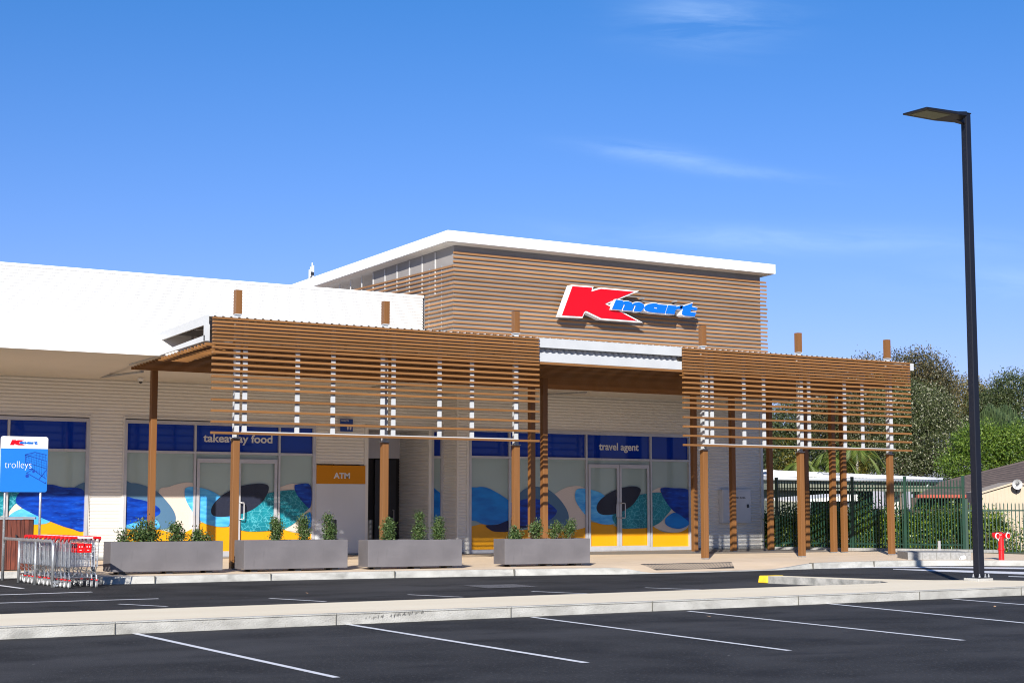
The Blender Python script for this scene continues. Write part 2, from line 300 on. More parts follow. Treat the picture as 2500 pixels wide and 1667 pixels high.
MURAL = {
'W3': [
  ('yellow', [(25.977, 0.824), (26.522, 0.921), (26.776, 0.873), (27.589, 0.705), (28.547, 0.752), (29.57, 0.726), (30.022, 0.76), (30.386, 0.832), (30.502, 1.01), (30.754, 0.942), (31.496, 0.878), (31.776, 0.748), (32.821, 0.74), (33.206, 0.795), (33.593, 0.62), (34.279, 0.595), (34.678, 0.786), (34.828, 0.824), (34.814, -0.128), (25.937, 0.007)]),
  ('cream', [(28.948, 1.65), (29.305, 1.91), (29.575, 2.041), (29.847, 2.106), (30.12, 2.126), (30.348, 2.083), (30.622, 1.916), (30.712, 1.504), (30.616, 0.905), (30.386, 0.776), (29.931, 0.705), (29.525, 0.764), (29.213, 0.913)]),
  ('cream', [(32.83, 1.658), (33.025, 1.889), (33.317, 2.044), (33.61, 2.104), (34.001, 1.971), (33.99, 1.119), (33.307, 1.121)]),
  ('cream', [(33.206, 0.795), (33.597, 1.004), (33.895, 1.409), (34.288, 1.273), (34.729, 0.922), (34.627, 0.728), (34.279, 0.595), (33.788, 0.618)]),
  ('slate', [(27.589, 1.103), (27.805, 1.757), (28.023, 1.995), (28.33, 2.081), (28.682, 2.072), (29.037, 1.964), (29.394, 1.707), (29.663, 1.392), (29.761, 1.132), (29.683, 0.91), (29.481, 0.801), (29.123, 0.822), (28.68, 0.843)]),
  ('ocean', [(25.931, 1.965), (26.266, 2.057), (26.519, 2.069), (26.774, 2.006), (27.158, 1.827), (27.459, 1.647), (27.632, 1.502), (27.61, 1.284), (27.459, 1.031), (27.031, 0.903), (26.606, 0.891), (26.269, 1.001), (25.934, 1.145)]),
  ('navy', [(26.606, 0.874), (27.031, 0.896), (27.459, 1.031), (27.805, 1.066), (28.24, 0.845), (27.805, 0.739), (27.374, 0.67), (26.946, 0.674), (26.734, 0.747)]),
  ('deep', [(27.632, 1.502), (28.023, 1.685), (28.461, 1.704), (28.947, 1.576), (29.236, 1.392), (29.281, 1.281), (29.124, 1.098), (28.68, 0.916), (28.153, 0.846), (27.632, 0.958)]),
  ('sea', [(30.005, 1.876), (30.073, 2.007), (30.302, 2.045), (30.623, 2.01), (31.038, 1.899), (31.315, 1.693), (31.688, 1.429), (31.732, 1.126), (31.543, 0.9), (31.216, 0.872), (30.846, 0.941), (30.48, 1.13), (30.207, 1.392), (30.026, 1.652)]),
  ('teal', [(31.489, 1.127), (31.641, 1.391), (31.972, 1.58), (32.496, 1.81), (33.074, 1.908), (33.608, 1.93), (33.999, 1.854), (34.071, 1.699), (33.994, 1.428), (33.696, 1.12), (33.401, 0.89), (32.917, 0.759), (32.343, 0.732), (31.87, 0.747), (31.59, 0.9)]),
  ('dark', [(30.849, 1.391), (30.943, 1.617), (31.223, 1.825), (31.646, 2.016), (32.118, 2.113), (32.452, 2.127), (32.642, 2.059), (32.651, 1.926), (32.495, 1.696), (32.255, 1.467), (31.78, 1.258), (31.312, 1.184), (30.987, 1.222)]),
  ('deep', [(33.487, 2.026), (33.61, 2.092), (33.904, 2.086), (34.844, 1.936), (34.828, 0.863), (34.286, 1.156), (33.896, 1.428), (33.606, 1.776)]),
  ('ocean', [(33.67, 0.966), (33.745, 1.1), (34.09, 1.254), (34.483, 1.078), (34.704, 0.902), (34.578, 0.786), (34.28, 0.711), (33.936, 0.752), (33.717, 0.85)]),
],
'W1': [
  ('yellow', [(15.218, 0.894), (15.553, 0.83), (16.164, 0.826), (16.754, 0.697), (17.049, 0.741), (17.312, 0.849), (17.509, 1.005), (17.744, 0.94), (18.15, 0.875), (18.423, 0.863), (18.733, 0.759), (19.285, 0.755), (19.95, 0.814), (20.341, 0.714), (20.699, 0.663), (20.987, 0.644), (20.997, -0.041), (15.239, 0.053)]),
  ('cream', [(16.237, 1.865), (16.56, 2.023), (16.854, 2.113), (17.118, 2.152), (17.319, 2.091), (17.391, 1.839), (17.407, 1.084), (17.509, 0.989), (17.279, 0.833), (16.984, 0.717), (16.72, 0.759), (16.553, 0.901)]),
  ('cream', [(19.932, 1.915), (20.142, 2.079), (20.391, 2.14), (20.678, 2.116), (20.967, 2.052), (20.981, 1.069), (19.946, 1.073)]),
  ('cream', [(20.162, 0.797), (20.62, 1.135), (20.976, 1.462), (20.987, 0.676), (20.519, 0.713)]),
  ('slate', [(15.187, 2.1), (15.426, 2.114), (15.683, 2.085), (15.942, 2.003), (16.205, 1.865), (16.471, 1.617), (16.673, 1.367), (16.76, 1.149), (16.715, 0.962), (16.554, 0.854), (16.294, 0.825), (15.777, 0.829), (15.217, 0.94)]),
  ('deep', [(15.198, 1.691), (15.532, 1.677), (15.855, 1.616), (16.149, 1.492), (16.288, 1.368), (16.268, 1.244), (16.092, 1.151), (15.772, 1.029), (15.455, 0.954), (15.217, 0.909)]),
  ('sea', [(15.218, 0.891), (15.612, 1.03), (15.867, 1.09), (16.158, 1.089), (16.292, 0.902), (16.164, 0.81), (15.617, 0.83)]),
  ('sea', [(17.007, 1.9), (17.055, 1.995), (17.221, 2.021), (17.522, 1.991), (17.86, 1.889), (18.1, 1.747), (18.308, 1.525), (18.416, 1.207), (18.387, 0.921), (18.252, 0.871), (17.947, 0.892), (17.609, 0.988), (17.338, 1.21), (17.132, 1.493), (17.028, 1.712)]),
  ('teal', [(18.659, 1.047), (18.723, 1.27), (19.097, 1.622), (19.511, 1.816), (19.932, 1.909), (20.358, 1.95), (20.717, 1.919), (20.971, 1.822), (20.976, 1.462), (20.727, 1.233), (20.515, 1.006), (20.162, 0.813), (19.669, 0.752), (19.112, 0.731), (18.767, 0.775), (18.661, 0.919)]),
  ('dark', [(17.821, 1.303), (17.868, 1.493), (18.066, 1.715), (18.403, 1.923), (18.812, 2.07), (19.262, 2.131), (19.542, 2.107), (19.62, 2.011), (19.564, 1.817), (19.376, 1.558), (19.032, 1.333), (18.587, 1.206), (18.145, 1.16), (17.908, 1.192)]),
  ('deep', [(20.446, 2.049), (20.534, 2.115), (20.967, 2.092), (20.976, 1.429), (20.721, 1.592), (20.502, 1.853)]),
  ('ocean', [(20.641, 0.972), (20.692, 1.135), (20.978, 1.282), (20.985, 0.797), (20.768, 0.841)]),
],
'W0': [
  ('yellow', [(11.566, 0.696), (12.06, 0.902), (12.563, 1.004), (12.862, 1.003), (13.074, 1.087), (13.422, 0.978), (13.73, 0.882), (14.126, 0.836), (14.149, -0.017), (11.588, 0.027)]),
  ('teal', [(11.716, 1.198), (11.695, 1.87), (12.325, 1.874), (12.21, 1.492)]),
  ('cream', [(11.987, 1.218), (12.209, 1.526), (12.381, 1.429), (12.093, 1.196)]),
  ('sea', [(12.03, 1.197), (12.424, 1.407), (12.813, 1.216), (13.16, 1.086), (12.948, 0.981), (12.225, 1.006)]),
  ('slate', [(13.723, 1.902), (14.091, 2.121), (14.1, 1.796)]),
  ('deep', [(12.207, 1.577), (12.408, 1.917), (13.067, 2.057), (13.48, 1.987), (14.098, 1.861), (14.126, 0.836), (13.73, 0.856), (13.292, 1.0), (12.64, 1.28)]),
],
'W2': [
  ('yellow', [(25.059, 0.763), (25.549, 0.825), (25.93, 0.921), (25.934, -0.095), (25.064, -0.081)]),
  ('navy', [(25.601, 1.808), (25.657, 2.006), (25.924, 2.199), (25.93, 0.921), (25.625, 0.956), (25.097, 0.763), (25.095, 1.024)]),
  ('ocean', [(25.051, 2.051), (25.392, 1.939), (25.621, 1.743), (25.736, 1.513), (25.756, 1.349), (25.661, 1.185), (25.434, 1.055), (25.058, 0.975)]),
],
}
LOGO = {
'K': [(29.547, 8.58), (30.326, 8.59), (30.274, 8.453), (30.671, 8.577), (32.028, 8.574), (30.823, 8.092), (32.152, 7.608), (30.677, 7.609), (30.072, 7.812), (29.995, 7.771), (29.917, 7.612), (29.131, 7.604)],
'm': [(31.199, 8.24), (31.472, 8.226), (31.451, 8.182), (31.573, 8.218), (31.705, 8.22), (31.824, 8.185), (31.864, 8.136), (31.957, 8.19), (32.091, 8.216), (32.238, 8.205), (32.332, 8.155), (32.35, 8.086), (32.303, 7.997), (32.208, 7.904), (31.92, 7.911), (32.01, 8.096), (31.938, 8.107), (31.848, 7.913), (31.464, 7.912), (31.566, 8.099), (31.498, 8.107), (31.406, 7.916), (31.031, 7.918)],
'a': [(32.94, 8.202), (33.322, 8.199), (33.209, 7.914), (32.828, 7.911), (32.531, 7.925), (32.397, 7.959), (32.357, 8.033), (32.398, 8.111), (32.534, 8.186), (32.723, 8.224), (32.859, 8.225)],
'ah': [(32.762, 8.096), (32.917, 8.091), (32.884, 8.048), (32.743, 8.056)],
'r': [(33.363, 8.198), (33.707, 8.203), (33.684, 8.16), (33.817, 8.201), (33.997, 8.222), (33.927, 8.103), (33.733, 8.095), (33.663, 8.046), (33.62, 7.912), (33.25, 7.91)],
't': [(34.403, 8.338), (34.368, 8.216), (34.611, 8.188), (34.582, 8.106), (34.33, 8.107), (34.309, 8.029), (34.553, 8.022), (34.495, 7.892), (34.062, 7.887), (33.952, 7.928), (33.967, 8.04), (34.01, 8.119), (33.844, 8.124), (33.886, 8.206), (34.039, 8.216)],
}
MARKS = [[(28.82, 31.57), (31.03, 31.24), (31.58, 31.8), (29.09, 31.86)], [(31.03, 31.24), (32.55, 30.17), (33.17, 30.75), (31.58, 31.8)], [(32.55, 30.17), (34.03, 27.94), (34.99, 28.73), (33.17, 30.75)], [(30.68, 30.1), (30.68, 28.45), (31.54, 29.24), (30.88, 30.3)], [(30.68, 28.45), (31.15, 25.58), (32.38, 26.59), (31.54, 29.24)], [(31.42, 32.04), (33.17, 31.72), (33.54, 32.08), (31.73, 32.34)], [(33.17, 31.72), (33.84, 30.93), (34.22, 31.27), (33.54, 32.08)], [(29.75, 25.57), (29.95, 24.6), (30.3, 24.89), (29.96, 25.75)], [(7.04, 20.2), (6.84, 13.93), (6.92, 13.93), (7.13, 20.2)], [(10.04, 20.12), (9.65, 13.87), (9.74, 13.86), (10.13, 20.11)], [(12.97, 19.98), (12.39, 13.81), (12.47, 13.8), (13.05, 19.98)], [(15.75, 19.83), (15.1, 13.74), (15.19, 13.73), (15.83, 19.82)], [(18.91, 20.11), (17.87, 14.22), (17.96, 14.2), (19.0, 20.09)], [(21.67, 19.91), (21.2, 16.39), (21.29, 16.38), (21.76, 19.9)], [(8.94, 26.28), (9.38, 25.22), (9.45, 25.25), (9.01, 26.31)], [(11.73, 26.5), (12.13, 25.08), (12.21, 25.1), (11.8, 26.53)], [(14.36, 26.25), (14.8, 25.02), (14.87, 25.04), (14.43, 26.28)], [(16.9, 26.0), (17.34, 24.7), (17.41, 24.72), (16.98, 26.03)], [(19.58, 25.98), (20.02, 24.66), (20.1, 24.68), (19.65, 26.0)], [(8.8, 38.35), (9.01, 32.29), (9.12, 32.3), (8.92, 38.36)], [(6.61, 30.01), (9.81, 30.2), (9.8, 30.36), (6.6, 30.17)], [(6.09, 27.66), (10.07, 27.37), (10.08, 27.5), (6.1, 27.79)]]
rng = np.random.default_rng(7)
# ------------------------------------------------------------------ ground, pavement, island
def prism(poly, z0, z1, zf=None):
    bm = bmesh.new(); vs = [bm.verts.new((x, y, z1)) for x, y in poly]; f = bm.faces.new(vs)
    e = bmesh.ops.extrude_face_region(bm, geom=[f]); 
    for g in e['geom']:
        if isinstance(g, bmesh.types.BMVert): g.co.z = z0
    bmesh.ops.recalc_face_normals(bm, faces=bm.faces); me = bpy.data.meshes.new('p'); bm.to_mesh(me); bm.free(); return me
g = MB(); g.quad((-600, -300, -.15), (900, -300, -.15), (900, 900, -.15), (-600, 900, -.15)); struct(g.build('car_park_ground', M['asphalt']))
# pavement: grid whose front edge follows the kerb line and dips at the kerb ramp
KX = [10.95, 12, 14, 16, 18, 20, 21.8, 23.2, 24.0, 24.8, 26, 27.2, 28.4, 30, 31.2, 32.4, 33.6, 34.6, 35.4, 37, 40]
KY = [33.15, 32.98, 32.95, 32.75, 32.55, 32.2, 31.85, 31.45, 31.35, 31.3, 31.3, 31.35, 31.45, 31.6, 31.65, 31.6, 31.3, 30.7, 30.0, 28.9, 27.2]
def kerb_y(x): return float(np.interp(x, KX, KY))
def sm(t): t = max(0, min(1, t)); return t * t * (3 - 2 * t)
def dip(x, y):
    a = sm((x - 22.9) / 1.1) * sm((29.6 - x) / 2.0); return -.135 * a * sm(1 - (y - kerb_y(x)) / 2.2)
xs = np.unique(np.concatenate([np.linspace(10.95, 40, 118), KX])); T = [0, .15, .3, .5, .75, 1.0, 1.3, 1.7, 2.2, 3.2]
mb = MB(); vs = []; nT = len(T) + 1
for x in xs:
    k = kerb_y(x)
    for t in T: vs.append((x, k + t, dip(x, k + t)))
    vs.append((x, 46.2, 0))
fs = [(i * nT + j, (i + 1) * nT + j, (i + 1) * nT + j + 1, i * nT + j + 1) for i in range(len(xs) - 1) for j in range(nT - 1)]
mb.add(vs, fs, 0)
for i in range(len(fs)):
    if i % (nT - 1) == 0: mb.mi[i] = 1                       # kerb stone strip along the edge
lo = []
for i in range(len(xs) - 1):
    a, b = vs[i * nT], vs[(i + 1) * nT]; mb.quad((a[0], a[1] - .03, -.15), (b[0], b[1] - .03, -.15), b, a, 1)
# left end of the kerb turns back beside the trolley bay
pl = [(10.95, 33.15), (10.86, 33.3), (10.80, 33.6), (10.80, 36.4), (10.72, 36.8), (10.5, 37.05), (10.2, 37.1), (-25, 37.1)]
for a, b in zip(pl, pl[1:]): mb.quad((b[0], b[1] , -.15), (a[0], a[1], -.15), (a[0], a[1], .0), (b[0], b[1], .0), 1)
mb.add([(10.95, 33.15, 0), (10.95, 37.25, 0)] + [(x, y, 0) for x, y in pl[6:0:-1]], [tuple(range(8))[:8]], 0)
mb.quad((-25, 37.1, 0), (10.2, 37.1, 0), (10.95, 37.25, 0), (10.95, 46.2, 0), 0); mb.quad((-25, 37.1, 0), (10.95, 46.2, 0), (-25, 46.2, 0), (-25, 46.2, 0), 0)
mb.f[-1] = mb.f[-1][:3]
struct(fixn(mb.build('pavement', [M['paving'], M['kerb']])))
o = link('traffic_island', prism([(-20, 20.1), (26.6, 20.1), (26.3, 21.1), (25.35, 22.35), (24.45, 22.9), (23.8, 24.15), (23.3, 26.15), (23.15, 26.3), (23.0, 26.3), (22.93, 26.15), (23.2, 24.4), (23.3, 23.2), (23.0, 22.7), (22.4, 22.5), (-20, 22.5)], -.15, 0)); o.data.materials.append(M['island']); o.data.materials.append(M['kerb'])
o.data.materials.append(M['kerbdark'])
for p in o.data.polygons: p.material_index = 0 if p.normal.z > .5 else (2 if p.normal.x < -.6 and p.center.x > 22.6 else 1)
struct(o)
mb = MB(); x = -19.0; mb.box(-20, 26.59, 20.085, 20.20, -.012, .006); struct(mb.build('kerb_top', M['kerb'], bevel=.005))
mb = MB()
for x in (2.1, 6.81, 9.9, 12.72, 15.3, 18.3, 21.1, 23.7): mb.box(x, x + .006, 20.083, 20.2, -.145, .0075)
for x, y in ((12.0, 32.94), (14.6, 32.86), (17.5, 32.56), (20.4, 32.07), (29.2, 31.48), (31.5, 31.60)): mb.box(x, x + .01, y - .02, y + .15, -.145, .004)
struct(mb.build('kerb_joints', M['joint']))
mb = MB(); mb.hexa([(22.90, 26.10, -.147), (23.40, 26.12, -.147), (23.35, 26.36, -.147), (22.87, 26.36, -.147), (22.92, 26.10, .006), (23.40, 26.12, .006), (23.35, 26.34, .006), (22.89, 26.34, .006)]); struct(mb.build('kerb_end_paint', M['yellowpaint'], bevel=.02))
mb = MB()
for q in MARKS: mb.quad(*[(x, y, -.146) for x, y in q])
struct(fixn(mb.build('road_markings', M['line'])))
mb = MB(); mb.quad((11, 43.2, .004), (25.5, 43.2, .004), (25.5, 44.5, .004), (11, 44.5, .004)); mb.add([(25.5, 41.6, .004), (33.9, 39.1, .004), (38.05, 38.9, .004), (38.05, 43.6, .004), (25.5, 44.5, .004)], [(0, 1, 2, 3, 4)]); struct(mb.build('aggregate_paving', M['aggregate']))
mb = MB(); mb.quad((36.8, 26, .001), (120, 26, -.13), (120, 200, -.13), (38.3, 200, -.13)); struct(mb.build('lawn', M['grass']))
# grates
def grate(name, q, z, label, nx, ny, mt):
    m_ = MB(); a, b, c, d = [np.array(p) for p in q]
    def P(u, v): return a * (1 - u) * (1 - v) + b * u * (1 - v) + c * u * v + d * (1 - u) * v
    def zz(p): return z(p[0], p[1])
    A = [P(0, 0), P(1, 0), P(1, 1), P(0, 1)]; m_.quad(*[(p[0], p[1], zz(p) + .003) for p in A], 0)
    for i in range(nx + 1):
        u = i / nx; w = .16 / nx; p = [P(min(1, u), 0), P(min(1, u + w), 0), P(min(1, u + w), 1), P(min(1, u), 1)]; m_.quad(*[(s_[0], s_[1], zz(s_) + .010) for s_ in p], 1)
    for i in range(ny + 1):
        v = i / ny; w = .22 / ny; p = [P(0, v), P(1, v), P(1, min(1, v + w)), P(0, min(1, v + w))]; m_.quad(*[(s_[0], s_[1], zz(s_) + .013) for s_ in p], 1)
    return tag(m_.build(name, [M['darkgap'], mt]), label, 'grate')
M['covergrey'] = mat('cover_grey', (.40, .40, .42), rough=.6); M['scuff'] = mat('tyre_rubber_mark', (.05, .045, .04), rough=.9)
M['studs'] = mat('tactile_grey', (.17, .16, .16), rough=.7)
grate('drain_grate', [(24.5, 32.0), (27.0, 32.0), (28.0, 33.3), (25.0, 33.3)], dip, 'grey drainage grille set into the pavement in front of the glass doors', 26, 10, M['studs'])
grate('road_grate', [(16.80, 27.35), (17.95, 27.35), (18.1, 28.5), (16.95, 28.55)], lambda x, y: -.15, 'square light grey storm drain cover set flush in the dark roadway', 16, 12, M['covergrey'])
sc = MB(); rs = random.Random(11)
for i in range(60):
    u = rs.random() ** .7; x = 10.3 + u * .95; zc = -.085 + .05 * u + rs.gauss(0, .007); l_ = rs.uniform(.01, .04); w_ = rs.uniform(.002, .006); sc.quad((x, 20.0835, zc), (x + w_, 20.0835, zc), (x + w_ + .012, 20.0835, zc + l_), (x + .012, 20.0835, zc + l_))
struct(fixn(sc.build('kerb_scuff', M['scuff'])))
# ------------------------------------------------------------------ store building
B = thing('retail_store', 'long white corrugated store with timber-slatted entrance tower and shopfront windows', 'building', (0, 44.4, 0))
OFF = np.array([0, 44.4, 0])
def rel(o):
    """child built in world coordinates -> keep it there under the building's empty"""
    o.location = (o.location[0], o.location[1] - 44.4, o.location[2]); return o
def bpart(m_, name, mats, **k): return rel(m_.build(name, mats, B, loc=(0, 0, 0), **k))
YL, YR = 44.4, 43.5
w = MB()
corr(w, (-8, YL), (22.88, YL), 3.98, 5.1); corr(w, (14.20, YL), (15.17, YL), .06, 3.98); corr(w, (21.13, YL), (22.80, YL), 2.74, 3.98)
corr(w, (22.88, YL), (25.56, YL), 3.93, 5.1)
corr(w, (25.56, YL), (25.56, YR), .06, 5.1); corr(w, (25.56, YR), (25.95, YR), .06, 3.92); corr(w, (25.56, YR), (38.0, YR), 3.92, 5.15); corr(w, (34.80, YR), (38.0, YR), .06, 3.92)
corr(w, (25.04, 46.3), (25.04, YL), .0, 3.83)
bpart(w, 'corrugated_wall', M['cream'])
w = MB()
for a in (14.185, 15.17, 21.11, 22.80): w.box(a - .02, a + .04, YL - .045, YL + .02, 0, 3.99 if a < 21 else 3.9)
w.box(22.84, 22.90, YL - .05, YL + .1, 0, 3.9); w.box(25.03, 25.15, YL - .05, YL + .05, 0, 3.9); w.box(22.84, 25.15, YL - .052, YL + .05, 3.83, 3.94)
w.box(25.535, 25.60, YR - .04, YR + .03, 0, 5.1); w.box(37.93, 38.05, YR - .045, YR + .05, 0, 5.15); w.box(25.90, 25.97, YR - .046, YR + .02, 0, 3.93); w.box(34.75, 34.83, YR - .046, YR + .02, 0, 3.93)
w.box(25.6, 34.8, YR - .043, YR + .01, 3.86, 3.93); w.box(9, 14.2, YL - .043, YL + .01, 3.93, 3.99); w.box(15.2, 21.1, YL - .043, YL + .01, 3.93, 3.99)
w.box(38.0, 38.05, YR, 46, 0, 5.15)
bpart(w, 'corner_trim', M['cream'])
w = MB(); w.box(-8, 22.88, YL - .01, YL + .1, 0, .058); w.box(25.6, 38, YR - .01, YR + .1, 0, .058); bpart(w, 'wall_plinth', M['block'])
# alcove
w = MB(); w.box(22.7, 25.1, 46.3, 46.4, 0, 3.0, 0); w.box(22.7, 25.1, 46.28, 46.42, 3.0, 3.83, 1); w.box(22.7, 22.88, YL + .1, 46.3, 0, 3.83, 1); w.box(22.88, 25.04, YL + .06, 46.3, 3.83, 3.88, 1)
bpart(w, 'alcove_lining', [M['darkgap'], M['greywall']])
d = MB(); d.box(24.1, 24.86, 46.2, 46.26, 0, 2.95); d.box(23.2, 23.3, 46.2, 46.26, 0, 2.98); dd = bpart(d, 'alcove_door', M['charcoal'])
h = MB(); h.tube([(24.75, 46.2, 1.0), (24.75, 46.12, 1.0), (24.75, 46.12, 1.35), (24.75, 46.2, 1.35)], .015); h.build('handle', M['alu'], dd)
# awning with soffit
aw = MB(); X0, X1 = -12, 36.6
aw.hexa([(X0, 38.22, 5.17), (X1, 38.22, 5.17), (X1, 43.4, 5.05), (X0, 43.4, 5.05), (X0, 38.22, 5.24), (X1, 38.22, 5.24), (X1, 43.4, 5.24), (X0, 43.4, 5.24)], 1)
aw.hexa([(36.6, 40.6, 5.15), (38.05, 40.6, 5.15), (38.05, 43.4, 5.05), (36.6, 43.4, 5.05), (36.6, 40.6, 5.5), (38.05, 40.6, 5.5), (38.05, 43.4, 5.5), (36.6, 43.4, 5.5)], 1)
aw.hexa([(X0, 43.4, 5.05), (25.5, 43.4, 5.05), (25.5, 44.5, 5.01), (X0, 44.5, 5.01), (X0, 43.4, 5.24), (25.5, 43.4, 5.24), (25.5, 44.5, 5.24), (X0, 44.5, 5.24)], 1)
aw.box(X0, X1 - .02, 38.17, 38.23, 5.155, 5.68, 0); aw.hexa([(X0, 38.23, 5.3), (X1, 38.23, 5.3), (X1, 43.4, 5.3), (X0, 43.4, 5.3), (X0, 38.23, 5.65), (X1, 38.23, 5.65), (X1, 43.4, 5.55), (X0, 43.4, 5.55)], 0)
aw.box(X0, 25.3, 43.4, 45.3, 5.3, 5.54, 0)
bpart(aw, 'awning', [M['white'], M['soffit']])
for a, b in (((14.37, 44.1), (14.16, 40.1)), ((22.6, 44.3), (22.4, 40.6)), ((28.54, 43.2), (28.3, 40.4)), ((36.2, 43.2), (36.0, 40.6))):
    s_ = MB(); s_.box(-.035, .035, -2, 2, -.05, 0); L = math.dist(a, b)
    o = s_.build('awning_bracket', M['galvd'], B, loc=((a[0] + b[0]) / 2, (a[1] + b[1]) / 2, 4.985 + .02 * 1)); o.scale = (1, L / 4, 1); o.rotation_euler = (R(-2), 0, -math.atan2(b[0] - a[0], b[1] - a[1])); rel(o)
c_ = MB(); c_.lathe([(.09, .0), (.09, -.05), (.07, -.08), (0, -.14)], (15.35, 43.6, 5.03), 14, m=0); c_.lathe([(.055, -.081), (.05, -.13), (0, -.165)], (15.35, 43.6, 5.03), 12, m=1); bpart(c_, 'dome_camera', [M['whiteplastic'], M['charcoal']], smooth=True)
# parapet and main roof mass
p = MB(); corr(p, (-12, 45.3), (25.3, 45.3), 5.54, 8.16, pitch=.0925, amp=.021, hard=1.0); bpart(p, 'upper_wall', M['white2'])
p = MB(); p.box(-12, 25.32, 45.25, 45.55, 8.16, 8.235); bpart(p, 'parapet_capping', M['white'])
p = MB(); p.box(-12, 25.36, 45.56, 75, 5.2, 7.7); p.box(25.36, 38.0, 49.05, 75, 5.2, 7.7); p.box(-12, 38.0, 46.5, 75, 0, 5.2); bpart(p, 'main_block', M['greywall'])
# tower
t = MB(); t.box(25.40, 38.03, 43.46, 49.0, 5.16, 9.66); bpart(t, 'tower_wall', M['towerwall'])
t = MB()
for y in np.arange(44.6, 54, .86): t = MB(); t.box(25.375, 25.398, y, y + .05, 8.2, 9.62 - (y - 43) * .032); bpart(t, 'wall_stud', M['studwall'])
ts = MB(); rr = random.Random(3)
k = 0; z = 9.43
while z > 5.7:
    r_ = rr.uniform(-.03, .03)
    ts.box(25.35, 38.30 + r_, 43.405, 43.445, z - .06, z); 
    for x in (26.0, 29.2, 32.4, 35.6): pass
    if k >= 3:
        yb = 54.0 if z > 8.28 else 45.24
        ts.box(25.35, 25.388, 43.446, yb, z - .06, z)
    z -= .1372; k += 1
bpart(ts, 'slat_cladding', M['woodt'])
tb = MB()
for y in (44.2, 45.0, 46.5, 48.0, 49.8, 51.6, 53.4): tb = MB(); tb.box(25.389, 25.398, y, y + .05, 5.6, 9.1 - (y - 43.4) * .01); bpart(tb, 'slat_batten', M['galvd'])
rf = MB(); rf.hexa([(24.9, 43.0, 9.675), (38.36, 43.0, 9.675), (38.36, 54.8, 9.30), (24.9, 54.8, 9.30), (24.9, 43.0, 10.01), (38.36, 43.0, 10.01), (38.36, 54.8, 9.635), (24.9, 54.8, 9.635)], 0)
rf.hexa([(24.95, 43.05, 9.655), (38.31, 43.05, 9.655), (38.31, 54.7, 9.28), (24.95, 54.7, 9.28), (24.95, 43.05, 9.674), (38.31, 43.05, 9.674), (38.31, 54.7, 9.299), (24.95, 54.7, 9.299)], 1)
bpart(rf, 'tower_roof', [M['white'], M['soffit']])
# shopfronts --------------------------------------------------------
def shopfront(name, key, x0, x1, Y, mull, zs, text=None, label=None, doors=None):
    zt, zh = 3.0, 3.80
    f = MB(); f.box(x0, x0 + .075, Y - .075, Y + .03, 0, 3.9); f.box(x1 - .09, x1, Y - .075, Y + .03, 0, 3.9); f.box(x0 + .07, x1 - .08, Y - .074, Y + .03, zh, 3.9)
    f.box(x0 + .07, x1 - .08, Y - .070, Y + .03, zt - .03, zt + .04); f.box(x0 + .07, x1 - .08, Y - .072, Y + .03, 0, zs)
    for m_ in mull: f.box(m_ - .03, m_ + .03, Y - .073, Y + .03, zs, zh)
    fr = bpart(f, name, M['alu'])
    if label: fr['label'] = label
    gp = MB(); gp.quad((x0, Y + .01, 0), (x1, Y + .01, 0), (x1, Y + .01, zt), (x0, Y + .01, zt)); gp.build('frosted_glass', M['frost'], fr)
    hb = MB(); hb.quad((x0, Y + .01, zt), (x1, Y + .01, zt), (x1, Y + .01, zh), (x0, Y + .01, zh)); hb.build('header_glass', M['hblue'], fr)
    mu = MB(); mats = []; y = Y
    for mn, P in MURAL[key]:
        if mn == 'yellow':
            T_ = ospline(P[:-2], 4); tx = [q[0] for q in T_]; tz = [q[1] for q in T_]; gx = np.linspace(x0 + .02, x1 - .02, 90); gz = np.interp(gx, tx, tz); mats.append(F[mn])
            for i in range(89): mu.quad((gx[i], y, zs - .01), (gx[i + 1], y, zs - .01), (gx[i + 1], y, gz[i + 1]), (gx[i], y, gz[i]), 0)
            y -= .003; continue
        Q = spline(P, 5)
        Q = clip(Q, x0 + .02, x1 - .02, zs - .02, zt)
        if len(Q) < 3: continue
        if F[mn] not in mats: mats.append(F[mn])
        bm = bmesh.new(); vv = [bm.verts.new((a, y, b)) for a, b in Q]; bm.faces.new(vv); bmesh.ops.triangulate(bm, faces=bm.faces[:]); bm.verts.ensure_lookup_table()
        vs_ = [tuple(v.co) for v in bm.verts]; fs_ = [tuple(v.index for v in fc.verts) for fc in bm.faces]; bm.free()
        mu.add(vs_, fs_, mats.index(F[mn])); y -= .003
    fixf = mu.build('mural_film', mats, fr)
    if text:
        me = fit(textmesh('lettering', text[0], .004, bold=.024), text[1], text[2], text[3], text[4])
        for v in me.vertices: v.co.y += Y - .004
        me.materials.append(M['lett']); link('lettering', me, fr)
    return fr
def door(x0, x1, Y, side, zb=.14):
    f = MB(); w_ = .085; yy = Y - .085
    f.box(x0, x0 + w_, yy, Y - .045, .03, 2.84); f.box(x1 - w_, x1, yy, Y - .045, .03, 2.84); f.box(x0 + w_, x1 - w_, yy + .001, Y - .045, 2.72, 2.84); f.box(x0 + w_, x1 - w_, yy + .001, Y - .045, .03, .03 + zb)
    o = bpart(f, 'door', M['alu']); hx = x1 - .045 if side > 0 else x0 + .045; dx = -.22 * side
    h = MB(); h.tube([(hx, yy, 1.08), (hx, yy - .07, 1.09), (hx + dx * .5, yy - .08, 1.09), (hx + dx * .55, yy - .08, 1.14), (hx + dx * .55, yy - .08, 1.52), (hx + dx * .5, yy - .08, 1.57), (hx, yy - .07, 1.57), (hx, yy, 1.58)], .017, 8)
    h.build('handle', M['alu'], o, smooth=True); return o
shopfront('shop_window', 'W0', 8.6, 14.18, YL, [11.95], .10, label='leftmost shop window behind the trolley bay')
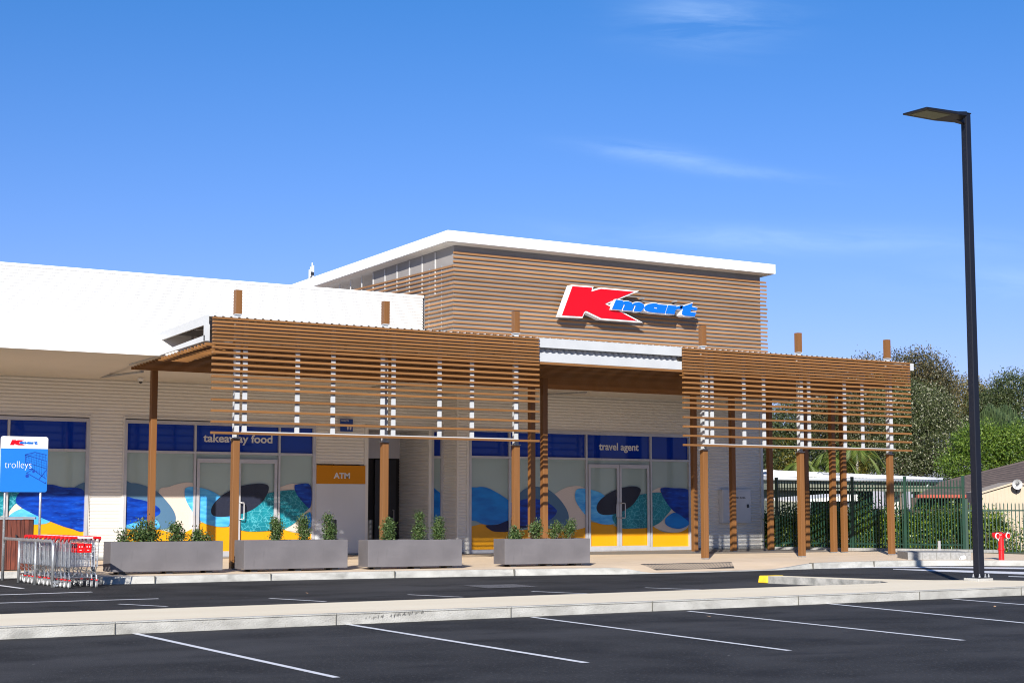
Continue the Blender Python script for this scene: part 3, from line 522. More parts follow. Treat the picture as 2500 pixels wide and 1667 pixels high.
shopfront('shop_window', 'W1', 15.19, 21.11, YL, [17.29, 19.93], .17, ('takeaway food', 17.55, 19.72, 3.33, .235), label='shopfront lettered takeaway food')
shopfront('shop_window', 'W2', 25.13, 25.56, YL, [], .10, label='narrow window beside the alcove')
shopfront('shop_window', 'W3', 25.97, 34.78, YR, [27.465, 30.44, 33.08], .12, ('travel agent', 30.98, 32.61, 3.32, .235), label='shopfront lettered travel agent')
for a in (30.52, 33.0): pass
door(30.50, 31.74, YR, 1); door(31.755, 32.99, YR, -1); door(17.35, 18.60, YL, 1); door(18.62, 19.86, YL, -1)
# ATM panel, toilet sign, hose reel cabinet
a = MB(); a.box(21.15, 22.80, YL - .05, YL + .01, .05, 2.14); a.box(21.95, 22.42, YL - .054, YL - .049, 1.05, 1.62, 0); ap = bpart(a, 'teller_machine_panel', M['panel'])
a = MB(); a.box(21.15, 22.80, YL - .055, YL + .01, 2.143, 2.70); ah = a.build('amber_header', M['amber'], ap)
me = fit(textmesh('lettering', 'ATM', .004, bold=.035), 21.72, 22.27, 2.31, .17)
for v in me.vertices: v.co.y += YL - .061
me.materials.append(M['lett']); link('lettering', me, ap)
s_ = MB(); s_.box(-.2, .2, 0, .02, 0, .38, 0)
ss = s_.build('toilet_sign', M['tsign'], B, loc=(22.10, YL - .14, 3.73)); ss.rotation_euler = (0, 0, R(-8)); rel(ss)
me = fit(textmesh('lettering', 'TOILETS', .003, bold=.01), -.18, .06, .30, .055)
for v in me.vertices: v.co.y -= .004
me.materials.append(M['lett']); link('lettering', me, ss)
ic = MB()
for cx in (.04, .13): ic.lathe([(0, -.002), (.018, -.002)], (cx, -.002, .20), 10, 'y'); ic.box(cx - .025, cx + .025, -.004, -.002, .10, .175); ic.box(cx - .017, cx + .017, -.004, -.002, .05, .10)
ic.box(.083, .088, -.004, -.002, .05, .21); ic.build('pictogram', M['lett'], ss)
hc = MB(); hc.box(36.03, 37.31, YR - .22, YR, .89, 2.05); hcab = bpart(hc, 'hose_reel_cabinet', M['panel'], bevel=.008)
hd = MB(); hd.box(36.07, 37.27, YR - .235, YR - .221, .95, 1.99); hdo = hd.build('cabinet_door', M['panel'], hcab)
hh = MB(); hh.box(37.10, 37.18, YR - .26, YR - .236, 1.42, 1.54); hh.build('handle', M['charcoal'], hdo)
M['blackink'] = mat('black_ink', (.03, .03, .035), rough=.6)
me = fit(textmesh('lettering', 'HOSE REEL', .002, bold=.02), 36.42, 37.06, 1.735, .058)
for v in me.vertices: v.co.y += YR - .239
me.materials.append(M['blackink']); link('lettering', me, hdo)
# wall mounted store sign --------------------------------------------
sg = thing('wall_sign', 'big red K with blue italic lettering on white bodies, fixed high on the slatted tower', 'sign', (31.5, 43.1, 7.9))
def signpart(name, loops, yf, depth, off, mt, par=None):
    me = flatmesh(name, loops, depth, off)
    for v in me.vertices: v.co.x -= 31.5; v.co.y += yf - 43.1; v.co.z -= 7.9
    me.materials.append(mt); return link(name, me, par or sg)
L = LOGO
def sp_(P): return spline(P, 4)
kb = signpart('letter_body', [L['K']], 42.93, .26, .045, M['whitesign']); signpart('letter_face', [L['K']], 42.90, .03, 0, M['redsign'], kb)
for nm, loops in (('m', [L['m']]), ('a', [L['a'], L['ah'][::-1]]), ('r', [L['r']]), ('t', [L['t']])):
    lb = signpart('letter_body', loops, 42.80, .30, .02, M['whitesign']); signpart('letter_face', loops, 42.77, .03, 0, M['bluesign'], lb)
for x in (29.6, 31.0, 32.6, 34.0):
    for z in (7.95, 8.4): br = MB(); br.box(x - 31.5, x + .05 - 31.5, .06, .32, z - 7.9, z + .04 - 7.9); br.build('bracket', M['galvd'], sg)
# antenna on the far roof
an = thing('antenna', 'small cluster of white panel antennas standing behind the tower roof', 'antenna', (29.8, 63.2, 7.7))
m_ = MB(); m_.tube([(0, 0, 0), (0, 0, 3.9)], .03); m_.tube([(-.13, 0, 3.6), (.13, 0, 3.6)], .02); m_.build('mast', M['galvd'], an)
for dx, z0, z1 in ((-.12, 3.5, 3.95), (-.055, 3.5, 4.08), (.015, 3.5, 4.27), (.08, 3.5, 4.16)): m_ = MB(); m_.box(dx - .018, dx + .018, -.02, .02, z0, z1); m_.build('aerial', M['whiteplastic'], an)
m_ = MB(); m_.box(-.06, .08, -.06, -.021, 3.72, 3.86); m_.tube([(0, -.05, 3.75), (-.1, -.05, 3.6), (-.14, 0, 3.5)], .015); m_.build('cable_box', M['charcoal'], an)
# ------------------------------------------------------------------ pergola
PG = thing('pergola', 'brown slatted entrance pergola with galvanised roof standing in front of the store', 'pergola', (25, 35.3, 0))
def pp(m_, name, mats, par=None, **k):
    o = m_.build(name, mats, par or PG, **k)
    if par is None: o.location = (-25, -35.3, 0)
    return o
ZT = [5.831 - .0845 * i for i in range(9)] + [5.035, 4.896, 4.757, 4.617, 4.478, 4.339, 4.200, 3.937, 3.684, 3.430, 3.174]
def post(x, y, top, front):
    m_ = MB(); s_ = .08; z1 = 3.03 if front else top
    m_.box(x - s_, x + s_, y, y + .16, .03, z1); o = pp(m_, 'post', M['woodp'], bevel=.006)
    c_ = MB(); c_.box(x - .085, x + .085, y - .005, y + .165, .018, .032); c_.box(x - .065, x + .065, y + .015, y + .145, 0, .018); c_.build('foot_plate', M['galvd'], o); c_ = MB()
    if front: c_.box(x - .10, x + .10, y - .02, y + .18, 3.03, 3.055)
    else: c_.box(x - .12, x + .12, y - .04, y + .2, top, top + .015)
    c_.build('cap_plate', M['galvd'], o)
    if front:
        u = MB(); u.box(x - .06, x + .06, y + .03, y + .14, 3.055, 5.93); u.build('steel_stub', M['steelw'], o)
        u = MB(); u.box(x - .08, x + .08, y, y + .16, 5.96, 6.53); u.build('top_stub', M['woodp'], o, bevel=.005)
        u = MB(); u.box(x - .085, x + .085, y - .01, y + .17, 5.935, 5.958); u.build('collar', M['steelw'], o)
    return o
FP = [14.78, 18.71, 22.55, 28.80, 32.40, 36.02]
for x in FP: post(x, 35.3, 5.9, True)
for x in (24.80, 25.22, 36.23, 36.69): post(x, 38.0, 5.10, False)
for x in (14.74, 32.82, 34.42, 36.03, 37.62): post(x, 40.75, 5.02, False)
BAT = {0: [14.71, 14.90, 16.24, 17.18, 18.53, 18.83, 20.14, 21.09, 22.42], 1: [28.73, 28.93, 30.1, 30.84, 32.28, 32.57, 33.99, 34.71, 35.90]}
for i, (xa, xb) in enumerate(((14.05, 23.08), (27.86, 36.66))):
    m_ = MB()
    for z in ZT: m_.box(xa, xb, 35.05, 35.14, z - .055, z)
    o = pp(m_, 'slat_screen', M['wood'], bevel=.004)
    for bx in BAT[i]:
        b_ = MB(); b_.box(bx - .055, bx + .055, 35.142, 35.18, 3.12, 5.80)
        b_.build('batten', M['steelw'], o)
    r_ = MB(); r_.box(xa + .78, xb - .6, 35.141, 35.19, 3.175, 3.20); r_.build('bottom_rail', M['steelw'], o)
    r_ = MB(); r_.box(xa + .1, xb - .1, 35.181, 35.22, 5.50, 5.56); r_.build('rail', M['steelw'], o)
# sloping slatted ceiling
m_ = MB(); n = 24
for i in range(n):
    y = 35.24 + i * .2185; z = 5.235 - (y - 35.2) * .039
    m_.box(13.93, 36.60, y, y + .05, z - .07, z)
pp(m_, 'ceiling_slats', M['wood'])
m_ = MB()
for x in np.arange(14.6, 36.5, 1.22):
    m_ = MB(); m_.hexa([(x, 35.2, 5.24), (x + .06, 35.2, 5.24), (x + .06, 40.4, 5.04), (x, 40.4, 5.04), (x, 35.2, 5.34), (x + .06, 35.2, 5.34), (x + .06, 40.4, 5.14), (x, 40.4, 5.14)]); pp(m_, 'ceiling_joist', M['galvd'])
# roof sheet ribs run down the slope
m_ = MB(); xs_ = []; x = 13.98
while x < 36.55:
    for dx, dz in ((0, 0), (.12, 0), (.13, .028), (.17, .028), (.20, 0)): xs_.append((x + dx, dz))
    x += .2
for (xa, za), (xb, zb) in zip(xs_, xs_[1:]):
    if xb - xa < 1e-4: continue
    m_.quad((xa, 35.16, 5.842 + za), (xb, 35.16, 5.842 + zb), (xb, 38.66, 5.735 + zb), (xa, 38.66, 5.735 + za))
pp(m_, 'roof_sheet', M['sheet'])
# white beams at the left end, the gap and the right end
def beam(a, b, h0, h1, t, name='beam', mt='steelw'):
    m_ = MB(); (xa, ya), (xb, yb) = a, b; d = np.array([xb - xa, yb - ya]); d = d / np.linalg.norm(d); n_ = np.array([-d[1], d[0]]) * t
    za0, za1 = h0; zb0, zb1 = h1
    P = [(xa, ya, za0), (xb, yb, zb0), (xb + n_[0], yb + n_[1], zb0), (xa + n_[0], ya + n_[1], za0), (xa, ya, za1), (xb, yb, zb1), (xb + n_[0], yb + n_[1], zb1), (xa + n_[0], ya + n_[1], za1)]
    m_.hexa(P); o = pp(m_, name, M[mt]); fixn(o); return o
beam((13.95, 38.66), (13.95, 35.2), (5.532, 5.727), (5.66, 5.885), .05)
beam((13.90, 40.40), (13.90, 35.2), (5.085, 5.125), (5.265, 5.40), .05)
beam((13.90, 35.195), (14.02, 35.195), (5.27, 5.66), (5.27, 5.66), .08, 'end_strut')
beam((23.09, 35.13), (27.85, 35.13), (5.602, 5.85), (5.602, 5.85), .06)
beam((23.12, 35.13), (27.85, 35.13), (5.225, 5.453), (5.225, 5.453), .06)
beam((14.1, 35.6), (23.0, 35.6), (5.60, 5.80), (5.60, 5.80), .06, 'beam', 'galvd'); beam((27.9, 35.6), (36.5, 35.6), (5.60, 5.80), (5.60, 5.80), .06, 'beam', 'galvd')
m_ = MB(); m_.box(23.09, 27.85, 35.10, 35.15, 5.155, 5.215); pp(m_, 'edge_slat', M['wood'], bevel=.003)
m_ = MB(); xw = np.arange(23.15, 27.8, .025)
for a_, b_ in zip(xw, xw[1:]):
    fa, fb = [.022 * math.sin(2 * math.pi * v / .2) for v in (a_, b_)]; m_.quad((a_ + .12, 35.33 + fa, 5.36), (b_ + .12, 35.33 + fb, 5.36), (b_ - .05, 35.33 + fb, 5.74), (a_ - .05, 35.33 + fa, 5.74))
pp(m_, 'added_bright_sheet', M['sheet'])  # added pale sheet, stands in for the bright roof underside between the beams
beam((36.665, 35.10), (36.86, 35.10), (5.60, 5.82), (5.60, 5.82), .12, 'beam_end')
beam((36.665, 35.16), (36.72, 35.16), (5.24, 5.60), (5.24, 5.60), .06, 'end_strut')
beam((36.66, 38.66), (36.66, 35.25), (5.532, 5.727), (5.66, 5.885), .05, 'beam', 'galvd')  # duller, darker metal than its left twin: shade put into the colour
beam((14.1, 36.4), (36.5, 36.4), (5.66, 5.82), (5.66, 5.82), .06, 'purlin', 'galvd'); beam((14.1, 37.6), (36.5, 37.6), (5.62, 5.77), (5.62, 5.77), .06, 'purlin', 'galvd')
m_ = MB()
for x in (14.5, 18.7, 22.5, 25.2, 28.8, 32.4, 36.0):
    m_ = MB(); m_.box(x, x + .07, 36.41, 36.45, 5.2, 5.66); pp(m_, 'hanger', M['galvd']); m_ = MB(); m_.box(x, x + .07, 37.61, 37.65, 5.16, 5.62); pp(m_, 'hanger', M['galvd'])
# ------------------------------------------------------------------ foliage helpers
def leaves(lobes, leaf, seed, shell=.5, droop=0.0, aspect=.45):
    """lobes: (cx,cy,cz,rx,ry,rz,count). returns MB of single-quad leaves gathered in small sprays"""
    g_ = np.random.default_rng(seed); V = []; n_all = 0
    for cx, cy, cz, rx, ry, rz, n in lobes:
        q_ = 14 if leaf > .07 else 7; k = max(1, n // q_); u = g_.normal(size=(k, 3)); u /= np.linalg.norm(u, axis=1)[:, None]
        rad = (shell + (1 - shell) * g_.random(k) ** .6) * (1 + .13 * np.sin(u[:, 0] * 7 + seed) * np.cos(u[:, 2] * 6 + seed * 2) + .10 * g_.normal(size=k))
        c = np.repeat(u * rad[:, None] * np.array([rx, ry, rz]) + np.array([cx, cy, cz]), q_, axis=0); c += g_.normal(size=c.shape) * leaf * (1.7 if q_ > 7 else 1.15)
        m = len(c); a = g_.normal(size=(m, 3)); a[:, 2] -= droop * 2; a /= np.linalg.norm(a, axis=1)[:, None]
        b = np.cross(a, g_.normal(size=(m, 3))); b /= np.linalg.norm(b, axis=1)[:, None]
        s_ = leaf * (.6 + .8 * g_.random(m))[:, None]; V.append(np.stack([c - a * s_ * .5, c + b * s_ * aspect * .5, c + a * s_ * .5, c - b * s_ * aspect * .5], 1).reshape(-1, 3)); n_all += m
    V = np.concatenate(V); m_ = MB(); m_.v = [tuple(v) for v in V.tolist()]; m_.f = [(4 * i, 4 * i + 1, 4 * i + 2, 4 * i + 3) for i in range(n_all)]; m_.mi = [0] * n_all; return m_
def limbs(base, tips, r0, seed, n=5):
    g_ = random.Random(seed); m_ = MB(); b = Vector(base)
    zf = min(t[2] for t in tips)
    fork = b + (Vector((b.x, b.y, zf)) - b) * .55 + Vector((g_.uniform(-.1, .1), g_.uniform(-.1, .1), 0))
    m_.tube([b, b.lerp(fork, .5) + Vector((g_.uniform(-.06, .06), 0, 0)), fork], [r0, r0 * .85, r0 * .7], 8)
    for t in tips:
        t = Vector(t); mid = fork.lerp(t, .5) + Vector((g_.uniform(-1, 1), g_.uniform(-1, 1), g_.uniform(0, 1))) * (t - fork).length * .12
        m_.tube([fork, mid, t], [r0 * .5, r0 * .32, r0 * .1], n)
        for _ in range(3):
            q = mid + Vector((g_.uniform(-1, 1), g_.uniform(-1, 1), g_.uniform(0, 1))) * (t - fork).length * .45; m_.tube([mid, q], [r0 * .2, r0 * .05], 4)
    return m_
M['leafA'] = leafmat('olive_leaf', [(0, (.024, .028, .010)), (.5, (.066, .062, .024)), (.85, (.12, .10, .045)), (1, (.16, .115, .06))], .2)
M['leafB'] = leafmat('glossy_leaf_with_pale_tips', [(0, (.018, .030, .008)), (.5, (.050, .066, .018)), (.84, (.10, .115, .04)), (.93, (.30, .30, .20)), (1, (.42, .40, .30))], .12, .5)
M['leafC'] = leafmat('bright_green_leaf', [(0, (.028, .065, .007)), (.5, (.075, .14, .012)), (1, (.17, .24, .03))], .25, .55)
M['leafD'] = leafmat('dark_green_leaf', [(0, (.02, .036, .010)), (.6, (.05, .072, .022)), (1, (.10, .11, .045))], .15)
M['leafE'] = leafmat('she_oak_needle', [(0, (.03, .055, .02)), (.6, (.065, .10, .04)), (1, (.11, .15, .06))], .2)
M['leafY'] = leafmat('yellow_green_leaf', [(0, (.05, .065, .010)), (.5, (.12, .12, .016)), (1, (.26, .19, .03))], .25)
M['leafG'] = leafmat('gold_olive_leaf', [(0, (.06, .052, .014)), (.6, (.13, .11, .034)), (1, (.20, .16, .06))], .15)
M['leafH'] = leafmat('hedge_leaf', [(0, (.04, .08, .008)), (.5, (.11, .18, .016)), (1, (.26, .33, .05))], .25, .35)
M['leafS'] = leafmat('shrub_leaf', [(0, (.020, .045, .012)), (.5, (.045, .09, .018)), (.9, (.10, .15, .045)), (1, (.17, .20, .07))], .2, .55)
M['palm'] = leafmat('palm_frond', [(0, (.05, .09, .012)), (.6, (.11, .16, .03)), (1, (.20, .22, .06))], .3, .35)
def tree(name, label, lobes, leaf, mt, seed, base=None, r0=.16, group=None, bark='bark', **k):
    cx = sum(l[0] for l in lobes) / len(lobes); cy = sum(l[1] for l in lobes) / len(lobes)
    b = base or (cx, cy, -.15); t = thing(name, label, 'tree', b, group=group)
    L2 = [(l[0] - b[0], l[1] - b[1], l[2] - b[2], *l[3:]) for l in lobes]
    if leaf > .12: L2 = [(*l[:6], int(l[6] * 2.9)) for l in L2]; leaf *= .68
    leaves(L2, leaf, seed, **k).build('crown', M[mt], t); limbs((0, 0, 0), [(l[0], l[1], l[2] + l[5] * .3) for l in L2], r0, seed).build('trunk', M[bark], t); return t
# ------------------------------------------------------------------ planter boxes and shrubs
PL = [((11.40, 34.0), (13.87, 33.80), .70), ((14.40, 33.85), (16.90, 33.72), .70), ((17.38, 33.62), (19.74, 33.35), .68), ((20.98, 33.40), (23.30, 33.12), .67)]
PLAB = ['leftmost of the four grey planter boxes, next to the trolleys', 'second grey planter box from the left, beside the front pergola post', 'third grey planter box from the left, in front of the dark alcove', 'rightmost grey planter box, standing left of the glass double doors']
def planter(a, b, h, lab):
    a = np.array(a); b = np.array(b); L_ = float(np.linalg.norm(b - a)); rz = math.atan2(b[1] - a[1], b[0] - a[0]); D = .66
    t = thing('planter_box', lab, 'planter', (a[0], a[1], 0), rz, 'grey rectangular planter boxes along the pavement')
    m_ = MB(); z0 = .06; w_ = .03; m_.box(0, L_, 0, w_, z0, h); m_.box(0, L_, D - w_, D, z0, h); m_.box(0, w_, w_, D - w_, z0, h); m_.box(L_ - w_, L_, w_, D - w_, z0, h); m_.box(w_, L_ - w_, w_, D - w_, z0, z0 + .03)
    m_.build('box', M['planter'], t, bevel=.006)
    s_ = MB(); s_.box(w_, L_ - w_, w_, D - w_, z0 + .031, h - .05); s_.build('soil', M['soil'], t)
    for fx in (.2, L_ / 2, L_ - .35):
        for fy in (.08, D - .2): f_ = MB(); f_.box(fx, fx + .14, fy, fy + .1, 0, z0); f_.build('foot', M['charcoal'], t)
    return t
for (a, b, h), l in zip(PL, PLAB): planter(a, b, h, l)
def shrub(x, y, lobes, label, seed, dens=1.0, leaf=.05, twig=True, group='small green shrubs growing in the planter boxes'):
    t = thing('shrub', label, 'shrub', (x, y, .64), group=group)
    leaves([(*l[:6], int(l[6] * dens * 2.6)) for l in lobes], leaf * .92, seed, shell=.2, aspect=.6).build('foliage', M['leafS'], t)
    g_ = random.Random(seed); m_ = MB()
    for l in lobes:
        for _ in range(5):
            q = Vector((l[0] + g_.uniform(-1, 1) * l[3] * .9, l[1] + g_.uniform(-1, 1) * l[4] * .6, l[2] + g_.uniform(-.3, .95) * l[5])); m_.tube([(g_.uniform(-.03, .03), 0, 0), (q.x * .35, q.y * .4, q.z * .5), q], [.008, .006, .002], 4)
    m_.build('stems', M['bark'], t); return t
Y1 = 34.25
shrub(11.75, Y1, [(0, 0, .12, .10, .10, .10, 90), (-.10, 0, .24, .06, .04, .10, 18), (.08, 0, .20, .06, .06, .12, 50)], 'wispy shrub at the left end of the leftmost planter box', 21)
shrub(12.18, Y1, [(-.1, 0, .20, .20, .16, .19, 480), (.18, 0, .20, .22, .16, .18, 520), (-.02, 0, .42, .12, .1, .10, 90), (.22, 0, .44, .06, .06, .10, 40)], 'widest leafy shrub, around the post in the leftmost planter box', 22)
shrub(12.93, Y1, [(0, 0, .12, .17, .14, .12, 260), (0, 0, .32, .13, .12, .13, 240), (.14, 0, .17, .10, .08, .08, 90)], 'rounded shrub in the middle of the leftmost planter box', 23)
shrub(13.42, Y1 - .05, [(0, 0, .12, .15, .13, .12, 300), (.02, 0, .26, .08, .08, .08, 60)], 'low shrub near the right end of the leftmost planter box', 24)
shrub(13.72 - .16, Y1 - .15, [(0.05, 0, .10, .09, .07, .09, 60)], 'sparse twiggy shrub in the right corner of the leftmost planter box', 25)
for i, (x, h, lab, sd) in enumerate(((15.27, .56, 'left column-shaped shrub in the second planter box', 31), (15.97, .60, 'middle column-shaped shrub in the second planter box', 32), (16.72 - .12, .62, 'right column-shaped shrub in the second planter box', 33))):
    shrub(x, 34.1, [(0, 0, .12, .11, .11, .13, 260), (.02 * (-1) ** i, 0, .30, .13, .12, .15, 360), (-.02, 0, h - .12, .10, .10, .13, 240)], lab, sd, 1.1, .042)
for x, h, lab, sd, w_ in ((18.0, .54, 'shrub at the left end of the third planter box', 41, 1.25), (18.83, .68, 'tallest shrub, in the middle of the third planter box', 42, 1.0), (19.36, .56, 'shrub at the right end of the third planter box', 43, 1.05)):
    shrub(x, 33.85, [(0, 0, .12, .13 * w_, .11, .13, 280), (.02, 0, .30, .13 * w_, .12, .14, 340), (0.03, 0, h - .12, .08 * w_, .09, .13, 200)], lab, sd, 1.1, .042)
for x, lab, sd, l in ((21.42, 'low dense shrub at the left end of the rightmost planter box', 51, [(0, 0, .10, .17, .13, .10, 360), (-.06, 0, .24, .09, .08, .10, 110)]),
                      (22.0, 'upright shrub second from left in the rightmost planter box', 52, [(-.02, 0, .28, .16, .13, .13, 330), (.05, 0, .14, .12, .1, .1, 100), (.06, 0, .40, .07, .07, .07, 50)]),
                      (22.62, 'twiggy shrub third from left in the rightmost planter box', 53, [(.03, 0, .26, .17, .13, .10, 260), (-.10, 0, .12, .10, .09, .08, 80), (0, 0, .38, .07, .06, .08, 50)]),
                      (23.02, 'open shrub leaning right in the rightmost planter box', 54, [(.02, 0, .26, .12, .12, .12, 250), (.05, 0, .40, .08, .07, .08, 80), (-.07, 0, .12, .07, .07, .06, 40)])):
    shrub(x, 33.6, l, lab, sd, 1.1, .045)
# bollards by the wall
for x, lab in ((20.62, 'dark bollard left of the teller machine panel, behind the second planter box'), (21.75 + .02, 'dark bollard beside the alcove, behind the third planter box')):
    m_ = MB(); m_.lathe([(0.06, 0), (.06, 1.06), (.055, 1.08), (0, 1.085)], n=14); tag(m_.build('bollard', M['charcoal'], loc=(x, 42.0, 0), smooth=False), lab, 'bollard', 'dark bollards near the wall')
# ------------------------------------------------------------------ trolleys
def make_trolley():
    t = thing('shopping_trolley', 'front trolley of the nested row, nearest the kerb, showing its red seat flaps', 'trolley', (10.10, 31.72, -.15), group='shopping trolleys nested in the bay')
    # local: +y towards the nose, handle at y=0
    def P(u, y, z):      # side position, u=-1..1; basket narrows to the nose
        w_ = .28 - .085 * (y / .86); return (u * w_, y, z)
    m_ = MB(); r = .0035
    def wire(a, b, rr=r): m_.tube([a, b], rr, 4, cap=False)
    def zb(y): return .42 + .06 * (1 - y / .86) * 0 - .03 * (y / .86)
    zt = .93
    for sgn in (-1, 1):
        for y in np.arange(.03, .87, .07): wire(P(sgn, y, zb(y)), P(sgn * 1.04, y, zt - .10 * y))
        for q in (0, .2, .4, .6, .8, 1.0): wire(P(sgn, .02, .42 + q * (zt - .42)), P(sgn, .87, .39 + q * (zt - .09 - .39)), .0055 if q in (0, 1.0) else r)
    for u in np.linspace(-1, 1, 11):
        wire(P(u, .87, .39), P(u, .87, zt - .09)); wire(P(u, .03, .42), P(u, .87, .39)); wire(P(u * .97, .03, .42), (u * .26, .05, zt - .05))
    for q in (0, .33, .66, 1.0): wire(P(-1, .87, .39 + q * .45), P(1, .87, .39 + q * .45), .005)
    for q in (.1, .3, .5, .7, .9): wire((-.27, .04, .42 + q * .48), (.27, .04, .42 + q * .48))
    for y in (.2, .4, .6): wire(P(-1, y, .41), P(1, y, .41))
    m_.build('basket', M['chrome'], t)
    m_ = MB()
    for sgn in (-1, 1):
        m_.tube([(sgn * .275, -.02, .985), (sgn * .285, .0, .9), (sgn * .28, .06, .46), (sgn * .26, .14, .30), (sgn * .27, .06, .19)], .011, 6)
        m_.tube([(sgn * .27, .06, .19), (sgn * .26, .10, .205), (sgn * .19, .80, .17), (sgn * .175, .84, .15)], .010, 6); m_.tube([(sgn * .26, .14, .30), (sgn * .20, .78, .37)], .008, 5)
    m_.tube([(-.19, .80, .17), (.19, .80, .17)], .009, 5); m_.tube([(-.25, .2, .20), (.25, .2, .20)], .007, 5)
    for y in (.35, .5, .65): m_.tube([(-.23, y, .19), (.23, y, .19)], .004, 4)
    m_.build('frame', M['chrome'], t)
    m_ = MB(); m_.tube([(-.16, -.02, .99), (.16, -.02, .99)], .021, 8, m=1); m_.tube([(-.29, -.02, .99), (-.155, -.02, .99)], .026, 8, m=0); m_.tube([(.155, -.02, .99), (.29, -.02, .99)], .026, 8, m=0)
    for sgn in (-1, 1): m_.hexa([(sgn * .30 - .016, -.05, .965), (sgn * .30 + .016, -.05, .965), (sgn * .30 + .016, .05, .90), (sgn * .30 - .016, .05, .90), (sgn * .30 - .016, -.05, 1.015), (sgn * .30 + .016, -.05, 1.015), (sgn * .30 + .016, .03, 1.0), (sgn * .30 - .016, .03, 1.0)], 0)
    m_.build('handle', [M['red'], M['whiteplastic']], t)
    f_ = MB()
    for s_ in (-1, 1): f_.hexa([(s_ * .075 - .065, .012, .70), (s_ * .075 + .065, .012, .70), (s_ * .075 + .065, .03, .70), (s_ * .075 - .065, .03, .70), (s_ * .075 - .065, -.01, .875), (s_ * .075 + .065, -.01, .875), (s_ * .075 + .065, .01, .875), (s_ * .075 - .065, .01, .875)], 0)
    for s_ in (-1, 1):
        for dx in (-.025, .025): f_.lathe([(0, 0), (.012, 0)], (s_ * .075 + dx, -.004, .815), 10, 'y', 1)
        f_.box(s_ * .075 - .02, s_ * .075 + .02, .004, .0045, .745, .755, 1)
    f_.build('seat_flap', [M['red'], M['whiteplastic']], t)
    w_ = MB(); w_.lathe([(.016, -.014), (.048, -.014), (.052, -.012), (.052, .012), (.048, .014), (.016, .014)], (0, 0, .055), 14, 'x', 1); w_.lathe([(0, -.0165), (.034, -.0165), (.034, .0165), (0, .0165)], (0, 0, .055), 12, 'x', 0)
    k_ = MB(); k_.box(-.014, .014, -.022, .022, .114, .132, 0); k_.tube([(0, 0, .13), (0, 0, .20)], .008, 5, 1); k_.box(-.02, -.016, -.012, .012, .05, .115, 1); k_.box(.016, .02, -.012, .012, .05, .115, 1)
    first = None
    for sgn, y, rz in ((-1, .05, .1), (1, .05, -.15), (-1, .80, .3), (1, .80, .05)):
        x = sgn * (.27 if y < .4 else .175)
        if first is None:
            c_ = k_.build('caster', [M['red'], M['chrome']], t); wh = w_.build('wheel', [M['whiteplastic'], M['rubber']], c_); first = (c_, wh)
        else:
            c_ = first[0].copy(); COL.objects.link(c_); wh = first[1].copy(); COL.objects.link(wh); wh.parent = c_
        c_.location = (x, y, 0); c_.rotation_euler = (0, 0, rz); c_.scale = (1.3, 1.3, 1.3)
    return t
T0 = make_trolley(); T0.rotation_euler = (0, 0, R(-2))
nt = 12; r_ = random.Random(5)
ordw = ['front', 'second', 'third', 'fourth', 'fifth', 'sixth', 'seventh', 'eighth', 'ninth', 'tenth', 'eleventh', 'rearmost']
for i in range(1, nt):
    dup(T0, (10.10 + r_.uniform(-.012, .012) - .006 * i, 31.72 + .262 * i + r_.uniform(-.015, .015), -.15), R(r_.uniform(-2, 1.5)), '%s trolley in the nested row, counting back from the road end' % ordw[i])
# galvanised hoop rails
rl = thing('trolley_rail', 'long galvanised hoop rail on the left side of the nested trolleys', 'rail', (9.70, 32.45, -.15))
m_ = MB(); m_.tube([(0, 0, 0), (0, 0, .80), (0, .05, .88), (0, .13, .91), (0, 3.55, .91), (0, 3.63, .88), (0, 3.68, .80), (0, 3.68, 0)], .032, 10); m_.build('hoop', M['galv'], rl, smooth=True)
for y in (1.22, 2.44): m_ = MB(); m_.tube([(0, y, 0), (0, y, .9)], .03, 10); m_.build('upright', M['galv'], rl, smooth=True)
rl = thing('trolley_rail', 'galvanised hoop rail with scuffed dark wrap at the right of the nested trolleys', 'rail', (10.54, 32.5, -.15))
m_ = MB(); m_.tube([(0, 0, .70), (0, 0, .80), (0, .05, .88), (0, .13, .91), (0, 3.4, .91), (0, 3.48, .80), (0, 3.5, 0)], .032, 10); m_.build('hoop', M['galv'], rl, smooth=True)
M['wrap'] = mat('worn_wrap', (.03, .045, .07), (.35, .38, .4), scale=9, rough=.6, detail=8, lo=.5, hi=.62)
m_ = MB(); m_.tube([(0, 0, 0), (0, 0, .71)], .034, 10); m_.build('wrapped_leg', M['wrap'], rl, smooth=True)
m_ = MB(); m_.tube([(0, 1.75, 0), (0, 1.75, .9)], .03, 8); m_.build('upright', M['galv'], rl, smooth=True)
# chain hanging off the first trolley on the rail post
m_ = MB(); rc = random.Random(9); pts = [Vector((9.98, 31.78, .16))]
for i in range(14): pts.append(pts[0].lerp(Vector((9.76, 32.33, -.03)), (i + 1) / 14) + Vector((0, 0, -.06 * math.sin(math.pi * (i + 1) / 14))))
for i in range(26): pts.append(Vector((9.73 + rc.uniform(-.055, .055), 32.34 + rc.uniform(-.05, .05), -.03 - i * .0042)))
for a, b in zip(pts, pts[1:]): m_.tube([a, b], .0085, 5)
tag(m_.build('chain', M['galv']), 'tangled galvanised chain hanging at the near left rail leg by the trolleys', 'chain')
